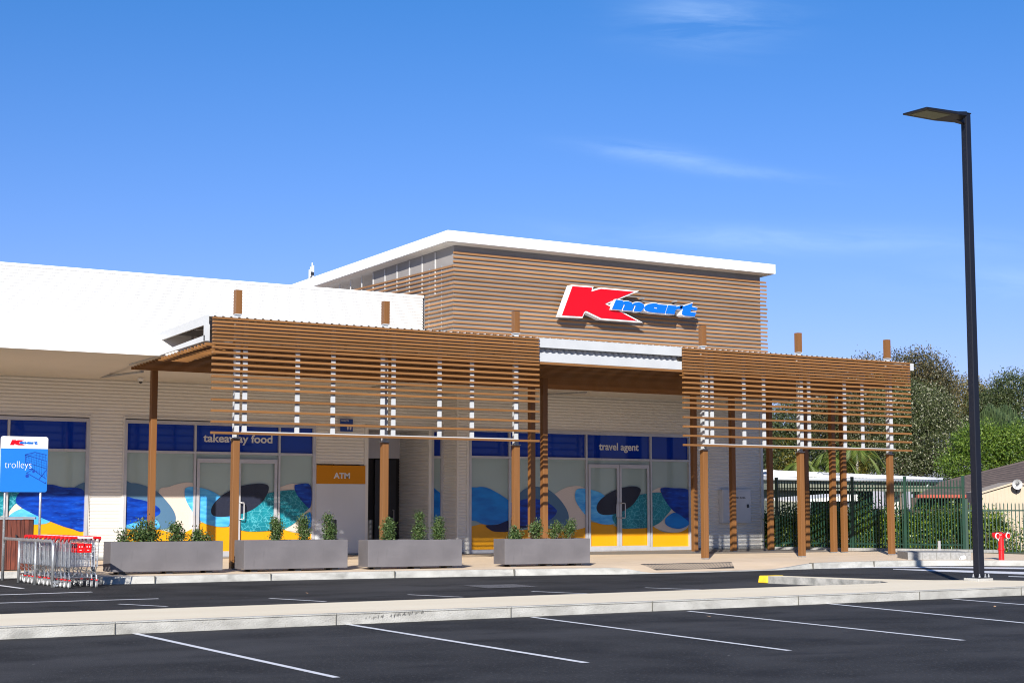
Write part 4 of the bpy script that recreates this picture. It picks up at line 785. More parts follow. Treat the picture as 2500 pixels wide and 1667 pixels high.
# trolley sign
ts_ = thing('trolley_sign', 'blue and white trolley bay sign on two galvanised poles', 'sign', (10.1, 36.1, 0))
def rrect(x0, x1, z0, z1, r):
    P = []
    for cx, cz, a0 in ((x1 - r, z1 - r, 0), (x0 + r, z1 - r, 90), (x0 + r, z0 + r, 180), (x1 - r, z0 + r, 270)):
        for k in range(6): a = R(a0 + 18 * k); P.append((cx + r * math.cos(a), cz + r * math.sin(a)))
    return P
bx0, bx1, bz0, bz1, zs_ = -.535, .505, 1.775, 3.0, 2.735
me = flatmesh('sign_board', [rrect(bx0, bx1, bz0, bz1, .05)], .03); me.materials.append(M['whitesign']); sb = link('sign_board', me, ts_)
P_ = clip(rrect(bx0, bx1, bz0, bz1, .05), bx0, bx1, bz0, zs_)
m_ = MB(); m_.add([(x, -.004, z) for x, z in P_], [tuple(range(len(P_)))[::-1]]); fixn(m_.build('blue_panel', M['blueboard'], sb))
def smalllogo(loops, mt, y):
    x0, x1 = 28.2, 34.62; s_ = (.405 + .335) / (x1 - x0) * .98
    me = flatmesh('emblem', [[(-.345 + (x - x0) * s_ - 0, 2.805 + (z - 7.60) * s_ * 1.06) for x, z in L_] for L_ in loops], .003)
    for v in me.vertices: v.co.y += y
    me.materials.append(mt); link('emblem', me, sb)
kx = min(x for x, z in LOGO['K'])
smalllogo([[(x - kx + 28.2, z) for x, z in LOGO['K']]], M['redsign'], -.006)
for nm in 'mart': smalllogo([[(x - kx + 28.2, z + (z - 8.05) * .35) for x, z in LOGO[nm]]], M['bluesign'], -.009)
me = fit(textmesh('lettering', 'trolleys', .003, bold=-.022), -.44, .145, 2.30, .155)
for v in me.vertices: v.co.y -= .009
me.materials.append(M['whitesign']); link('lettering', me, sb)
# printed trolley picture (line drawing) on the blue panel, from plan of the sign print
def zp(x, y): return (-.535 + (x - 20) / 895 * 1.03, 3.0 - (y - 200) / 1055 * 1.225)
ln = MB()
def stroke(P, w_=.008):
    for a, b in zip(P, P[1:]):
        a = np.array(zp(*a)); b = np.array(zp(*b)); d = (b - a) / (np.linalg.norm(b - a) + 1e-9); n_ = np.array([-d[1], d[0]]) * w_ / 2
        ln.quad((*(a - n_)[:1], -.006, (a - n_)[1]), ((b - n_)[0], -.006, (b - n_)[1]), ((b + n_)[0], -.006, (b + n_)[1]), ((a + n_)[0], -.006, (a + n_)[1]))
stroke([(485, 545), (670, 495), (905, 545)], .014); stroke([(485, 545), (905, 665)], .014); stroke([(485, 545), (500, 700), (560, 800)], .014); stroke([(500, 700), (905, 800)], .008)
stroke([(560, 810), (640, 820), (820, 950), (905, 1005)], .016); stroke([(520, 890), (905, 1095)], .016); stroke([(520, 895), (640, 820)], .012); stroke([(765, 1010), (905, 830)], .016); stroke([(905, 1060), (880, 1090)], .012)
for i in range(9):
    u = i / 8; a = (500 + 400 * u, 552 + 112 * u); b = (540 + 365 * u, 770 + 190 * u); stroke([a, b], .006)
for i in range(8):
    u = i / 8; stroke([(485 + 185 * u, 545 - 50 * u), (520 + 160 * u, 600 - 20 * u)], .006); stroke([(670 + 235 * u, 495 + 50 * u), (680 + 225 * u, 600 + 60 * u)], .006)
for q in (.25, .5, .75): stroke([(490 + 40 * q, 545 + 180 * q), (905, 665 + 200 * q)], .006)
for i in range(9): stroke([(620 + 32 * i, 800 + 14 * i), (600 + 34 * i, 830 + 18 * i)], .006)
stroke([(670, 545), (905, 600)], .006)
for cx, cy, r0 in ((535, 950, 34), (655, 865, 24)):
    c0 = zp(cx, cy); ln.lathe([(0, 0), (r0 / 895 * 1.03, 0)], (c0[0], -.0062, c0[1]), 16, 'y')
fixn(ln.build('printed_picture', M['bluedark'], sb))
for x in (-.40, .385):
    m_ = MB(); m_.tube([(x, .06, -.15 if x < 0 else 0), (x, .06, 2.95)], .028, 10); m_.build('pole', M['galv'], ts_, smooth=True)
# timber bin enclosure
en = thing('timber_enclosure', 'red-brown vertical timber slat enclosure with metal capping behind the trolley rail', 'enclosure', (8.3, 37.55, 0))
m_ = MB(); rr2 = random.Random(2); x = 0
while x < 2.42: m_.box(x, x + .088, rr2.uniform(0, .006), .03, .02, 1.16); x += .098
for i in range(8): m_.box(2.44, 2.47, .05 + i * .1, .05 + i * .1 + .085, .02, 1.16)
m_.build('slats', M['jarrah'], en); m_ = MB(); m_.box(-.02, 2.50, -.03, .95, 1.165, 1.215); m_.build('capping', M['galvd'], en)
m_ = MB(); m_.box(0.03, 2.42, .04, .9, .02, 1.14); m_.build('lining', M['darkgap'], en); m_ = MB(); m_.tube([(2.05, -.01, .8), (2.05, -.05, .8), (2.05, -.05, .72)], .02); m_.build('latch', M['charcoal'], en)
# ------------------------------------------------------------------ street lamp
lp = thing('street_lamp', 'tall dark square-section car park lamp on a bolted concrete base', 'street lamp', (25.0, 22.22, 0))
m_ = MB(); m_.hexa([(-.078, -.078, .075), (.078, -.078, .075), (.078, .078, .075), (-.078, .078, .075), (-.07, -.07, 9.37), (.07, -.07, 9.37), (.07, .07, 9.37), (-.07, .07, 9.37)]); m_.build('pole', M['lamp'], lp, bevel=.012)
m_ = MB(); m_.box(-.078, .078, -.078, .078, 9.371, 9.39); m_.build('pole_cap', M['lamp'], lp)
m_ = MB(); m_.box(-.18, .18, -.18, .18, .055, .075); m_.build('base_plate', M['lamp'], lp)
m_ = MB(); m_.box(-.23, .19, -.19, .19, -.02, .055); m_.build('concrete_base', M['kerb'], lp, bevel=.01)
for bx_, by_ in ((-.14, .02), (.02, -.14), (.14, .02), (0, .14), (-.13, -.13), (.13, -.13)):
    m_ = MB(); m_.lathe([(.028, .075), (.028, .083), (.019, .084), (.019, .108), (.010, .109), (.010, .14), (0, .141)], (bx_, by_, 0), 6); m_.build('bolt', M['galv'], lp)
hd_ = MB(); a0, a1 = -1.50, -.15; y0, y1 = -.36, .28
zl = 9.215
hd_.hexa([(a0, y0, zl), (-.62, y0, zl), (-.62, y1, zl), (a0, y1, zl), (a0, y0, zl + .035), (-.62, y0, zl + .06), (-.62, y1, zl + .06), (a0, y1, zl + .035)])
hd_.hexa([(-.62, y0, zl), (-.34, y0 + .02, zl + .01), (-.10, y1 - .18, zl - .02), (-.62, y1, zl), (-.62, y0, zl + .06), (-.34, y0 + .02, zl + .10), (-.10, y1 - .18, zl + .14), (-.62, y1, zl + .06)])
hd_.hexa([(-.36, -.07, zl - .01), (-.07, -.05, zl - .06), (-.07, .05, zl - .06), (-.36, .12, zl - .01), (-.36, -.07, zl + .1), (-.07, -.05, zl + .12), (-.07, .05, zl + .12), (-.36, .12, zl + .1)])
ho = fixn(hd_.build('lamp_head', M['lamp'], lp, bevel=.006)); ll = MB(); ll.box(a0 + .10, -.72, y0 + .10, y1 - .11, zl - .006, zl + .002); ll.build('lens', M['lamplens'], ho)
# ------------------------------------------------------------------ fence, block walls, hydrant
def fence(A, Bp, zb, H, nseg, label, post_first=True, pick=.098):
    A = np.array(A, float); Bp = np.array(Bp, float); L_ = np.linalg.norm(Bp - A); rz = math.atan2(Bp[1] - A[1], Bp[0] - A[0])
    t = thing('palisade_fence', label, 'fence', (A[0], A[1], zb), rz)
    for u in nseg:
        m_ = MB(); x = u * L_; m_.box(x - .045, x + .045, -.045, .045, -.15, H + .10); m_.box(x - .052, x + .052, -.052, .052, H + .10, H + .115); m_.build('fence_post', M['grn'], t)
    for u0, u1 in zip(nseg, nseg[1:]):
        m_ = MB(); x0, x1 = u0 * L_ + .045, u1 * L_ - .045; m_.box(x0, x1, .016, .046, H - .29, H - .245); m_.box(x0, x1, .016, .046, .16, .205)
        n_ = int((x1 - x0) / pick); 
        for k in range(n_):
            x = x0 + (k + .5) * (x1 - x0) / n_; w_ = .016
            m_.box(x - w_, x + w_, -.016, .015, .02, H - .06); m_.add([(x - w_, -.016, H - .06), (x + w_, -.016, H - .06), (x + w_, .015, H - .06), (x - w_, .015, H - .06), (x, 0, H)], [(0, 1, 4), (1, 2, 4), (2, 3, 4), (3, 0, 4)])
        m_.build('fence_panel', M['grn'], t)
    return t
fence((37.62, 42.3), (40.55, 36.6), .04, 2.30, [0, .17, .42, .70, 1], 'taller dark green palisade fence behind the right end of the pergola')
fence((40.62, 36.55), (43.9, 32.0), -.2, 1.80, [0, .5, 1], 'lower dark green palisade fence behind the red fire hydrant', pick=.115)
def blocks(name, A, Bp, z0, z1, th, label, bl=.39):
    A = np.array(A, float); Bp = np.array(Bp, float); L_ = float(np.linalg.norm(Bp - A)); rz = math.atan2(Bp[1] - A[1], Bp[0] - A[0])
    m_ = MB(); m_.box(0, L_, 0, th, z0, z1, 0); x = bl
    while x < L_: m_.box(x - .005, x + .005, -.002, .05, z0, z1 - .002, 1); x += bl
    o = m_.build(name, [M['block'], M['joint']], loc=(A[0], A[1], 0)); o.rotation_euler = (0, 0, rz); return tag(o, label, 'wall')
blocks('block_wall', (37.5, 42.3), (40.9, 35.55), -.1, .085, .2, 'low grey block wall running under the taller green fence')
blocks('block_wall', (33.35, 32.15), (34.75, 31.15), -.1, .20, 1.6, 'short grey block retaining step at the right end of the pavement')
m_ = MB(); m_.lathe([(.03, 0), (.038, .07), (.038, .09)], n=14); o = m_.build('paper_cup', M['whiteplastic'], loc=(34.42, 31.25, .04), smooth=True); o.rotation_euler = (0, R(80), R(-20)); tag(o, 'white paper cup lying beside the grey block step', 'cup'); o.scale = (1.6,) * 3
m_ = MB(); m_.box(-.03, .03, -.03, .03, -.1, .30); tag(m_.build('marker_post', M['alu'], loc=(38.95, 36.2, .08)), 'short silver marker post in front of the green fence', 'post')
hy = thing('fire_hydrant', 'red twin-outlet fire hydrant standing behind the kerb on the right', 'hydrant', (35.25, 30.52, -.03))
m_ = MB(); m_.lathe([(.075, 0), (.075, .30), (.10, .30), (.10, .345), (.075, .345), (.075, .62), (.088, .62), (.088, .66), (.06, .70), (.045, .76), (0, .77)], n=20); m_.build('standpipe', M['red'], hy, smooth=False)
m_ = MB(); m_.tube([(-.22, .1, .72), (0, 0, .735), (.24, .16, .73)], .055, 12); m_.build('crosspipe', M['red'], hy, smooth=True)
for q in ((-.20, -.02, .685), (.13, -.10, .69)):
    m_ = MB(); m_.lathe([(.045, .12), (.07, .06), (.085, .03), (.085, -.05), (.06, -.055), (.06, -.02), (0, -.02)], (q[0], q[1], q[2]), 16, 'y', 0); m_.lathe([(.072, -.056), (.088, -.051), (.088, -.03)], q, 16, 'y', 1); m_.build('outlet', [M['red'], M['whiteplastic']], hy, smooth=False)
m_ = MB(); m_.tube([(-.17, -.06, .61), (-.19, -.08, .55)], .014); m_.build('chain_tag', M['galv'], hy)
# fallen leaves on the asphalt
M['deadleaf'] = mat('dead_leaf', (.45, .20, .08), (.6, .45, .3), scale=20, rough=.8)
for x, y, lab in ((10.84, 26.9, 'small tan leaf lying on the road left of the island'), (13.0, 27.6, 'small tan leaf lying on the road near the second planter box'), (15.2, 18.6, 'small brown leaf on the near asphalt between two parking lines'), (20.6, 18.0, 'small brown leaf on the near asphalt at the far right')):
    m_ = MB(); m_.add([(-.05, 0, .004), (0, -.022, .012), (.055, 0, .02), (0, .025, .016)], [(0, 1, 2), (0, 2, 3)]); o = m_.build('fallen_leaf', M['deadleaf'], loc=(x, y, -.15)); o.rotation_euler = (0, 0, rr2.uniform(0, 3)); tag(o, lab, 'leaf', 'fallen leaves on the asphalt')
# ------------------------------------------------------------------ hedge
hg = thing('hedge', 'leafy green hedge growing behind the taller green fence', 'hedge', (37.9, 43.6, -.1))
lob = []; rh = random.Random(4)
for i in range(24):
    u = i / 23; lob.append((u * 3.9 + .45, -u * 7.2 + .3, .55 + rh.uniform(-.05, .1), .38, .42, .62, 900)); lob.append((u * 3.9 + .45, -u * 7.2 + .3, 1.12 + rh.uniform(-.12, .16), .34, .38, .36, 620))
leaves(lob, .085, 61, shell=.45, aspect=.6).build('foliage', M['leafH'], hg)
m_ = MB()
for i in range(30): u = i / 29; m_.tube([(u * 3.9 + .45, -u * 7.2 + .3, 0), (u * 3.9 + .45 + rh.uniform(-.1, .1), -u * 7.2 + .3, 1.1)], [.02, .008], 4)
m_.build('stems', M['bark'], hg)
hg = thing('hedge', 'thinner patchy hedge behind the lower green fence by the hydrant', 'hedge', (41.2, 36.4, -.2))
lob = [(u * 3.4 + .1, -u * 4.4 + .5, .45 + rh.uniform(0, .15), .32, .34, .5, 300) for u in np.linspace(0, 1, 13)] + [(u * 3.4 + .1, -u * 4.4 + .5, 1.15 + rh.uniform(0, .2), .22, .24, .35, 130) for u in np.linspace(.35, 1, 7)] + [(.2, .3, 1.2, .25, .25, .35, 250)]
leaves(lob, .085, 62, shell=.3, aspect=.6).build('foliage', M['leafH'], hg)
m_ = MB()
for i in range(14): u = i / 13; m_.tube([(u * 3.4 + .1, -u * 4.4 + .5, 0), (u * 3.4 + .1, -u * 4.4 + .5, 1.1)], [.02, .008], 4)
m_.build('stems', M['bark'], hg)
# ------------------------------------------------------------------ buildings behind the fence
M['shadegreen'] = mat('shadowed_green_wall', (.06, .075, .045), (.04, .05, .03), scale=2, rough=.9)  # dark green with the shade under the school roof put into the colour
nb = thing('school_building', 'low pale building with long white metal roof behind the green fence', 'building', (47.8, 54.1, -.15))
G1, G2 = Vector((45.9, 53.6, 2.79)), Vector((65.1, 58.55, 2.82)); up = Vector((-3.0, 8.5, .72)); o0 = Vector((47.8, 54.1, -.15))
Rg1, Rg2 = G1 + up, Vector((67.6, 61.6, 2.98))
m_ = MB(); m_.quad(G1 - o0, G2 - o0, Rg2 - o0, Rg1 - o0, 0)
dG = (G2 - G1); nr = 62
for i in range(nr):
    u = i / nr; a = G1 + dG * u - o0; b = Rg1 + (Rg2 - Rg1) * u - o0; dx = dG.normalized() * .03; m_.hexa([a - dx, a + dx, b + dx, b - dx, a - dx + Vector((0, 0, .035)), a + dx + Vector((0, 0, .035)), b + dx + Vector((0, 0, .035)), b - dx + Vector((0, 0, .035))], 0)
fixn(m_.build('roof', M['white'], nb))
m_ = MB(); m_.tube([G1 - o0 + Vector((0, -.06, -.10)), G2 - o0 + Vector((0, -.06, -.10))], .085, 8); m_.build('gutter', M['steelw'], nb, smooth=True)
nrm = Vector((-dG.y, dG.x, 0)).normalized()
a, b = G1 + nrm * .7 - o0, G1 + dG * .30 + nrm * .7 - o0; m_ = MB(); m_.hexa([(a.x, a.y, 0), (b.x, b.y, 0), (b.x + nrm.x * 5, b.y + nrm.y * 5, 0), (a.x + nrm.x * 5, a.y + nrm.y * 5, 0), (a.x, a.y, 2.9), (b.x, b.y, 2.9), (b.x + nrm.x * 5, b.y + nrm.y * 5, 2.9), (a.x + nrm.x * 5, a.y + nrm.y * 5, 2.9)]); m_.build('wall', M['palegreen'], nb)
a, b = G1 + nrm * .1 - o0, G2 + nrm * .1 - o0; m_ = MB(); m_.quad((a.x, a.y, 2.35), (b.x, b.y, 2.35), (b.x, b.y, 2.8), (a.x, a.y, 2.8)); m_.quad((a.x, a.y, 2.80), (b.x, b.y, 2.8), (b.x + nrm.x * 6, b.y + nrm.y * 6, 2.8), (a.x + nrm.x * 6, a.y + nrm.y * 6, 2.8)); m_.build('eaves', M['palegreen'], nb)
a, b = G1 + nrm * 5.5 - o0, G2 + nrm * 5.5 - o0; m_ = MB(); m_.quad((a.x, a.y, 0), (b.x, b.y, 0), (b.x, b.y, 2.8), (a.x, a.y, 2.8)); m_.build('rear_wall', M['shadegreen'], nb)
for u in (.60, .62): 
    a = G1 + dG * .71 + nrm * .8 - o0; m_ = MB(); m_.box(a.x - .25, a.x + .25, a.y, a.y + .5, 0, 2.7); m_.build('pillar', M['cream'], nb); break
a = G1 + dG * .80 - o0; m_ = MB(); m_.tube([a + Vector((0, 0, -.15)), a + Vector((0, .1, -.35)), a + Vector((-.1, .5, -.62)), a + Vector((-.5, .7, -.68))], .06, 8); m_.build('downpipe', M['steelw'], nb, smooth=True)
for u, v in ((.205, .55), (.20, .2), (.55, .5)):
    a = G1 + dG * u + up * v * (1 - u * .6) - o0; m_ = MB(); m_.lathe([(.16, 0), (.16, .05), (.08, .10), (0, .12)], (a.x, a.y, a.z), 10); m_.build('roof_vent', M['galvd'], nb)
a = G1 + dG * .44 + Vector((0, 1, .1)) - o0; m_ = MB(); m_.box(a.x - .5, a.x + .6, a.y, a.y + .5, a.z, a.z + .14); m_.build('roof_box', M['galvd'], nb)
# white car canopy glimpsed between hedge and roof
cn = thing('shade_canopy', 'white sloping canopy glimpsed through the green fence, under the long white roof', 'canopy', (47.6, 51.0, -.15))
m_ = MB(); m_.hexa([(-1.2, 0, 1.80), (1.4, -1.0, 1.85), (2.0, 1.6, 1.95), (-.8, 2.4, 1.88), (-1.2, 0, 1.86), (1.4, -1.0, 2.12), (2.0, 1.6, 2.16), (-.8, 2.4, 1.96)]); fixn(m_.build('canopy_roof', M['white'], cn))
for bx_ in (-1.0, 1.2): m_ = MB(); m_.box(bx_, bx_ + .1, -.6, -.5, 0, 1.78); m_.build('canopy_leg', M['galvd'], cn)
# tiled house
hs = thing('tiled_house', 'house with dark brown tiled roof and red gutter behind the right-hand trees', 'house', (47, 43, -.15))
def V3(x, y, z): return Vector((x - 47, y - 43, z + .15))
e1, e2 = V3(44.98, 42.85, 1.87), V3(51.2, 38.85, 1.87); r1, r2 = V3(48.7, 45.2, 2.36), V3(53.2, 42.2, 3.7)
m_ = MB(); nrow = 14
for i in range(nrow):
    u0, u1 = i / nrow, (i + 1) / nrow; a = e1.lerp(r1, u0); b = e2.lerp(r2, u0); c = e2.lerp(r2, u1); d = e1.lerp(r1, u1); lift = Vector((0, 0, .03)); m_.quad(a + lift, b + lift, c, d, 0); m_.quad(a, b, b + lift, a + lift, 0)
m_.build('roof', M['tile'], hs)
m_ = MB(); m_.tube([r1, r2], .07, 6); m_.build('ridge', M['tile'], hs)
dE = (e2 - e1).normalized(); m_ = MB(); m_.hexa([e1 + Vector((0, -.06, -.09)), e2 + Vector((0, -.06, -.09)), e2 + Vector((0, .04, -.09)), e1 + Vector((0, .04, -.09)), e1 + Vector((0, -.06, .03)), e2 + Vector((0, -.06, .03)), e2 + Vector((0, .04, .03)), e1 + Vector((0, .04, .03))]); fixn(m_.build('gutter', M['redgutter'], hs))
w1, w2 = e1 + Vector((.5, .8, 0)), e2 + Vector((-.2, 1.0, 0)); M['brickd'] = mat('dark_brick', (.07, .05, .045), rough=.9)
m_ = MB(); m_.quad((w1.x, w1.y, 0), (w2.x, w2.y, 0), (w2.x, w2.y, 1.95), (w1.x, w1.y, 1.95)); m_.build('wall', M['brickd'], hs)
m_ = MB(); wx = w1.lerp(w2, .33); m_.box(wx.x - .12, wx.x + .14, wx.y - .1, wx.y - .04, 1.1, 1.85); m_.build('window', M['whiteplastic'], hs)
g1, g2, g3 = V3(51.5, 43.3, 2.75), V3(56, 40.6, 2.75), V3(53.7, 42.2, 4.0); m_ = MB(); m_.add([g1, g2, g3], [(0, 1, 2)]); fixn(m_.build('gable', M['shed'], hs)); m_ = MB(); m_.tube([g1 + Vector((-.35, .2, -.2)), g3 + Vector((0, -.1, .06))], .10, 6); m_.tube([g3 + Vector((0, -.1, .06)), g2], .10, 6); m_.build('bargeboard', M['tile'], hs)
# cream shed with gable and horn loudspeaker
sh = thing('garden_shed', 'cream ribbed metal shed gable behind the lower green fence', 'shed', (43.1, 38.1, -.15)); dS = Vector((.78, -.62, 0)); nS = Vector((.62, .78, 0)); Wd = 2.35; He, Ha = 2.05, 2.40
m_ = MB(); A_, B_, C_ = Vector((0, 0, He)), dS * Wd + Vector((0, 0, He)), dS * Wd / 2 + Vector((0, 0, Ha)); m_.add([(0, 0, 0), tuple(dS * Wd), B_, C_, A_], [(0, 1, 2, 3, 4)])
for i in range(1, 18):
    x = i * Wd / 18; zt_ = He + (Ha - He) * (1 - abs(x - Wd / 2) / (Wd / 2)) - .02; p = dS * x - nS * .015; q = dS * (x + .02) - nS * .015; m_.quad((p.x, p.y, 0), (q.x, q.y, 0), (q.x, q.y, zt_), (p.x, p.y, zt_))
p = dS * Wd; m_.quad((0, 0, 0), tuple(nS * 3), nS * 3 + Vector((0, 0, He)), A_); m_.quad(tuple(p), p + nS * 3, p + nS * 3 + Vector((0, 0, He)), B_); fixn(m_.build('wall', M['shed'], sh))
m_ = MB(); f0 = -nS * .10
for P_, Q_ in ((A_, C_), (C_, B_)): m_.hexa([P_ + f0, Q_ + f0, Q_ + nS * 3, P_ + nS * 3, P_ + f0 + Vector((0, 0, .06)), Q_ + f0 + Vector((0, 0, .06)), Q_ + nS * 3 + Vector((0, 0, .06)), P_ + nS * 3 + Vector((0, 0, .06))])
fixn(m_.build('roof', M['shed'], sh))
hp = thing('horn_speaker', 'round white horn loudspeaker above the peak of the cream shed', 'loudspeaker', (43.75, 37.1, 2.20)); m_ = MB(); m_.lathe([(.165, 0), (.158, .012), (.10, .10), (.05, .20), (.04, .30), (0, .30)], n=24, axis='y'); m_.lathe([(.165, 0), (.17, .01), (.105, .11), (.06, .22), (.05, .31)], n=24, axis='y'); h_ = m_.build('horn', M['whiteplastic'], hp, smooth=True); hp.rotation_euler = (0, 0, R(-42))
m_ = MB(); m_.lathe([(.05, .06), (.05, .1)], (.02, 0, .02), 12, 'y'); m_.tube([(-.06, .0, -.05), (0, .01, .0), (.06, .0, .03), (.03, .02, .07)], .02, 6); m_.tube([(0, .25, 0), (0, .3, -.3)], .02, 6); m_.build('driver', M['charcoal'], hp)
# ------------------------------------------------------------------ trees
tree('eucalyptus_tree', 'tall olive grey gum tree rising against the sky right of the pergola', [(82.17, 78.2, 10.49, 2.21, 2.35, 1.62, 3600), (82.71, 77.13, 9.61, 1.76, 1.91, 1.47, 2600), (80.56, 78.79, 9.46, 1.76, 1.91, 1.62, 2600), (82.17, 77.91, 8.14, 2.94, 2.35, 1.47, 3200), (82.54, 77.43, 7.7, 1.62, 1.76, 1.18, 1400)], 0.216, 'leafA', 71, base=(82.17, 78.2, -.15), r0=.3, shell=.35, droop=.3)
tree('eucalyptus_tree', 'lower gum tree showing above the pergola roof by the rightmost post', [(79.38, 79.67, 10.34, 1.32, 1.76, 1.32, 1900), (77.62, 80.56, 9.9, 1.18, 1.47, 0.88, 900), (79.82, 79.38, 8.73, 1.91, 2.06, 1.47, 2200), (76.29, 81.14, 9.61, 0.88, 1.18, 0.66, 320)], 0.216, 'leafA', 72, r0=.22, shell=.35, droop=.3)
tree('flowering_tree', 'broad dense tree covered in pale flowering tips beside the pergola', [(72.84, 69.52, 7.22, 2.37, 2.53, 1.66, 8500), (71.1, 71.1, 6.43, 1.9, 2.37, 1.74, 4600), (73.63, 69.05, 5.32, 2.53, 2.53, 1.9, 8500), (71.42, 70.63, 4.37, 2.69, 2.53, 1.74, 5600), (74.26, 68.57, 3.74, 1.74, 2.21, 1.42, 2600), (69.99, 71.73, 4.85, 1.58, 2.05, 1.58, 2600)], 0.167, 'leafB', 73, r0=.2, shell=.62, aspect=.5)
tree('leafy_tree', 'bright green rounded tree behind the tiled roof at the right edge', [(59.21, 52.27, 4.4, 1.18, 1.31, 0.92, 3600), (60.52, 51.09, 4.14, 1.57, 1.57, 1.11, 4800), (58.95, 52.66, 3.35, 1.44, 1.44, 1.05, 3600), (61.18, 50.57, 3.35, 1.7, 1.57, 1.18, 4200), (59.21, 52.79, 2.43, 1.18, 1.31, 0.79, 1800), (62.62, 49.52, 3.87, 1.31, 1.31, 1.05, 2400)], 0.133, 'leafC', 74, r0=.16, shell=.62, aspect=.6)
tree('scrub_tree', 'golden olive tree between the flowering tree and the lamp post', [(91.98, 83.54, 9.19, 2.9, 2.77, 1.89, 3600), (89.46, 85.18, 8.44, 2.77, 2.52, 2.02, 3200), (93.87, 82.15, 8.19, 3.02, 2.52, 2.27, 3200), (90.47, 84.42, 6.17, 4.03, 2.77, 2.27, 3200)], 0.255, 'leafG', 75, r0=.3, shell=.4)
tree('gum_tree', 'slender gum tree with pale branches just right of the lamp post', [(90.0, 78.59, 8.77, 1.45, 1.69, 0.97, 1500), (90.85, 78.1, 8.04, 1.21, 1.45, 0.85, 1000), (89.76, 78.83, 7.32, 1.69, 1.69, 1.09, 1300)], 0.223, 'leafD', 76, r0=.26, bark='palebark', shell=.3, droop=.3)
tree('gum_tree', 'taller gum tree with pale branches against the sky at the right edge', [(91.14, 77.54, 9.88, 1.33, 1.57, 1.09, 1500), (92.72, 76.33, 10.24, 1.09, 1.45, 0.97, 1100), (93.08, 76.09, 9.03, 1.57, 1.57, 1.09, 1500), (91.02, 77.78, 8.42, 1.57, 1.57, 1.09, 1300), (94.41, 75.12, 9.15, 1.45, 1.45, 1.21, 1200)], 0.223, 'leafD', 77, r0=.3, bark='palebark', shell=.3, droop=.3)
def weeping(name, label, c, rx, rz, n, seed, mt):
    g_ = np.random.default_rng(seed); t = thing(name, label, 'tree', (c[0], c[1], -.15), group='weeping she-oaks'); m_ = MB()
    for _ in range(n):
        u = g_.normal(size=3); u /= np.linalg.norm(u); u[2] = abs(u[2]) if g_.random() < .75 else u[2]; r_ = (.4 + .6 * g_.random()) * (1 + .16 * math.sin(u[0] * 9 + seed) + .1 * math.cos(u[1] * 7)); p = np.array([u[0] * rx * r_, u[1] * rx * .8 * r_, c[2] + .15 + u[2] * rz * r_]); L_ = .55 + .75 * g_.random(); dx, dy = g_.normal(size=2) * .09; w_ = .022
        m_.add([(p[0] - w_, p[1], p[2]), (p[0] + w_, p[1], p[2]), (p[0] + dx + w_ * .4, p[1] + dy, p[2] - L_), (p[0] + dx - w_ * .4, p[1] + dy, p[2] - L_)], [(0, 1, 2, 3)])
    m_.build('crown', M[mt], t); limbs((0, 0, 0), [(a, b, c[2] + .5 + d) for a, b, d in ((0, 0, rz * .6), (-rx * .5, 0, 0), (rx * .5, 0, 0), (0, rx * .4, .2))], .14, seed).build('trunk', M['bark'], t)
weeping('she_oak', 'weeping she-oak with hanging needles right of the lamp post', (79.0, 68.2, 6.1), 1.9, 1.5, 9000, 81, 'leafE'); weeping('she_oak', 'second weeping she-oak cut off by the right edge', (81.5, 66.5, 5.6), 1.6, 1.5, 6500, 82, 'leafE')
tree('bushland_tree', 'dark tree seen through the right screen under the small patch of sky', [(67.73, 74.26, 6.69, 1.77, 1.9, 1.22, 3000), (66.1, 75.62, 6.28, 1.36, 1.63, 0.95, 1700), (69.09, 73.44, 5.73, 2.18, 2.04, 1.63, 3600), (66.91, 75.34, 4.92, 2.31, 2.04, 1.36, 3000)], 0.188, 'leafD', 91, r0=.2, shell=.45)
tree('bushland_tree', 'olive tree behind the right screen next to the flowering tree', [(69.77, 71.54, 7.77, 1.5, 1.77, 1.22, 2600), (68.54, 72.62, 6.55, 1.9, 1.9, 1.5, 3000), (70.18, 71.26, 6.01, 1.9, 1.9, 1.63, 3000), (67.86, 73.17, 7.64, 1.22, 1.5, 0.82, 1300)], 0.188, 'leafA', 92, r0=.2, shell=.45)
tree('bushland_tree', 'dark bushy tree low behind the white roof and palms', [(71.85, 78.3, 4.38, 2.4, 1.8, 1.5, 2600), (74.4, 76.5, 4.52, 2.4, 1.8, 1.65, 2600), (77.1, 75.0, 4.68, 2.25, 1.8, 1.65, 2400), (69.9, 80.1, 4.68, 1.5, 1.5, 1.35, 1500)], 0.193, 'leafD', 93, r0=.2, shell=.4)
tree('golden_shrub', 'yellow green shrub behind the white roof left of the palms', [(67.05, 74.85, 5.12, 0.83, 1.2, 0.83, 1400), (67.35, 74.55, 4.22, 1.05, 1.2, 0.75, 1300), (66.75, 75.3, 3.47, 0.9, 1.2, 0.75, 800)], 0.166, 'leafY', 94, r0=.08, shell=.4)
tree('golden_shrub', 'small yellow green shrub between the palms and the flowering tree', [(68.03, 69.6, 3.92, 0.52, 0.9, 0.83, 800), (68.1, 69.6, 3.03, 0.6, 0.9, 0.75, 600)], 0.152, 'leafY', 95, r0=.06, shell=.4)
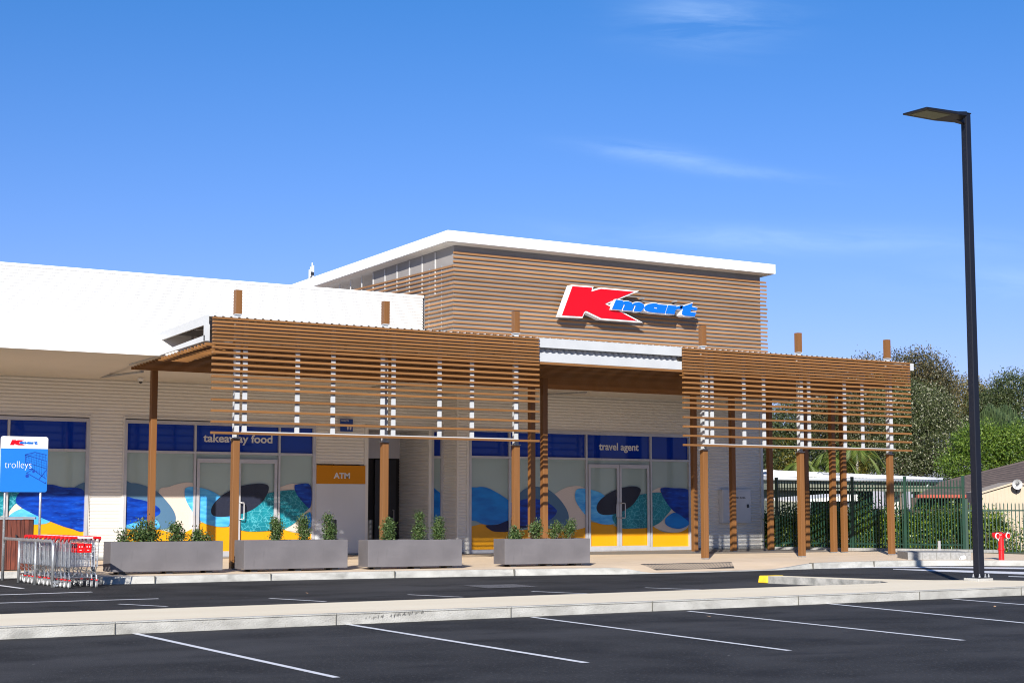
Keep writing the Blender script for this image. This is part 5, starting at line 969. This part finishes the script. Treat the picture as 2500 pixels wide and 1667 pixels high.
def palm(label, base, h, n, L_, seed):
    g_ = random.Random(seed); t = thing('palm', label, 'palm', base, group='feather palms behind the white roof'); tr_ = MB(); tr_.tube([(0, 0, 0), (.05, 0, h * .5), (0, 0, h)], [.12, .09, .08], 8); tr_.build('trunk', M['palebark'], t); m_ = MB()
    for i in range(n):
        a = 2 * math.pi * i / n + g_.uniform(-.2, .2); el = g_.uniform(.25, 1.1); prev = None; pts = []
        for k in range(11): s_ = k / 10; rr_ = L_ * s_ * math.cos(el) * (1 - .1 * s_); zz_ = h + L_ * (s_ * math.sin(el) - .95 * s_ * s_); pts.append(Vector((math.cos(a) * rr_, math.sin(a) * rr_, zz_)))
        m_.tube(pts, [.014] * 10 + [.004], 4); side = Vector((-math.sin(a), math.cos(a), 0))
        for k in range(1, 10):
            for q in (0, .5):
                p = pts[k].lerp(pts[k + 1], q); 
                for sg_ in (-1, 1):
                    l_ = .60 * math.sin(math.pi * (k + q) / 11.5) + .08; e = p + side * sg_ * l_ * .75 + (pts[k + 1] - pts[k]).normalized() * l_ * .5 + Vector((0, 0, -l_ * .6)); m_.add([p, p + Vector((0, 0, .04)) + (e - p) * .4, e, p + Vector((0, 0, -.03)) + (e - p) * .4], [(0, 1, 2, 3)])
    m_.build('fronds', M['palm'], t)
palm('feather palm behind the middle of the white roof', (67.0, 70.4, -.15), 4.3, 15, 2.5, 1); palm('feather palm left of centre behind the white roof', (65.6, 71.4, -.15), 3.9, 12, 2.2, 2); palm('feather palm close to the pair of middle posts', (67.8, 69.2, -.15), 4.7, 14, 2.5, 3)
# Norfolk pine at the left edge
npn = thing('norfolk_pine', 'tip of a tall pine showing above the white wall at the left edge', 'tree', (22.05, 90.8, -.15)); m_ = MB(); m_.tube([(0, 0, 0), (0, 0, 17.5)], [.35, .05], 8); m_.build('trunk', M['bark'], npn); m_ = MB(); gp_ = random.Random(8)
for k in range(12):
    z = 11.0 + k * .55; Rr = (17.6 - z) * .26 + .25
    for i in range(9):
        a = 2 * math.pi * i / 9 + k * .3; L_ = Rr * gp_.uniform(.85, 1.1)
        for s_ in np.linspace(.15, 1, 9):
            p = Vector((math.cos(a) * L_ * s_, math.sin(a) * L_ * s_, z + .25 * L_ * s_ * s_ )); 
            for q in range(4): d = Vector((gp_.gauss(0, 1), gp_.gauss(0, 1), abs(gp_.gauss(0, 1)) + .3)).normalized() * .16; w_ = Vector((.03, .02, 0)); m_.add([p - w_, p + w_, p + d], [(0, 1, 2)])
m_.build('crown', M['leafD'], npn)
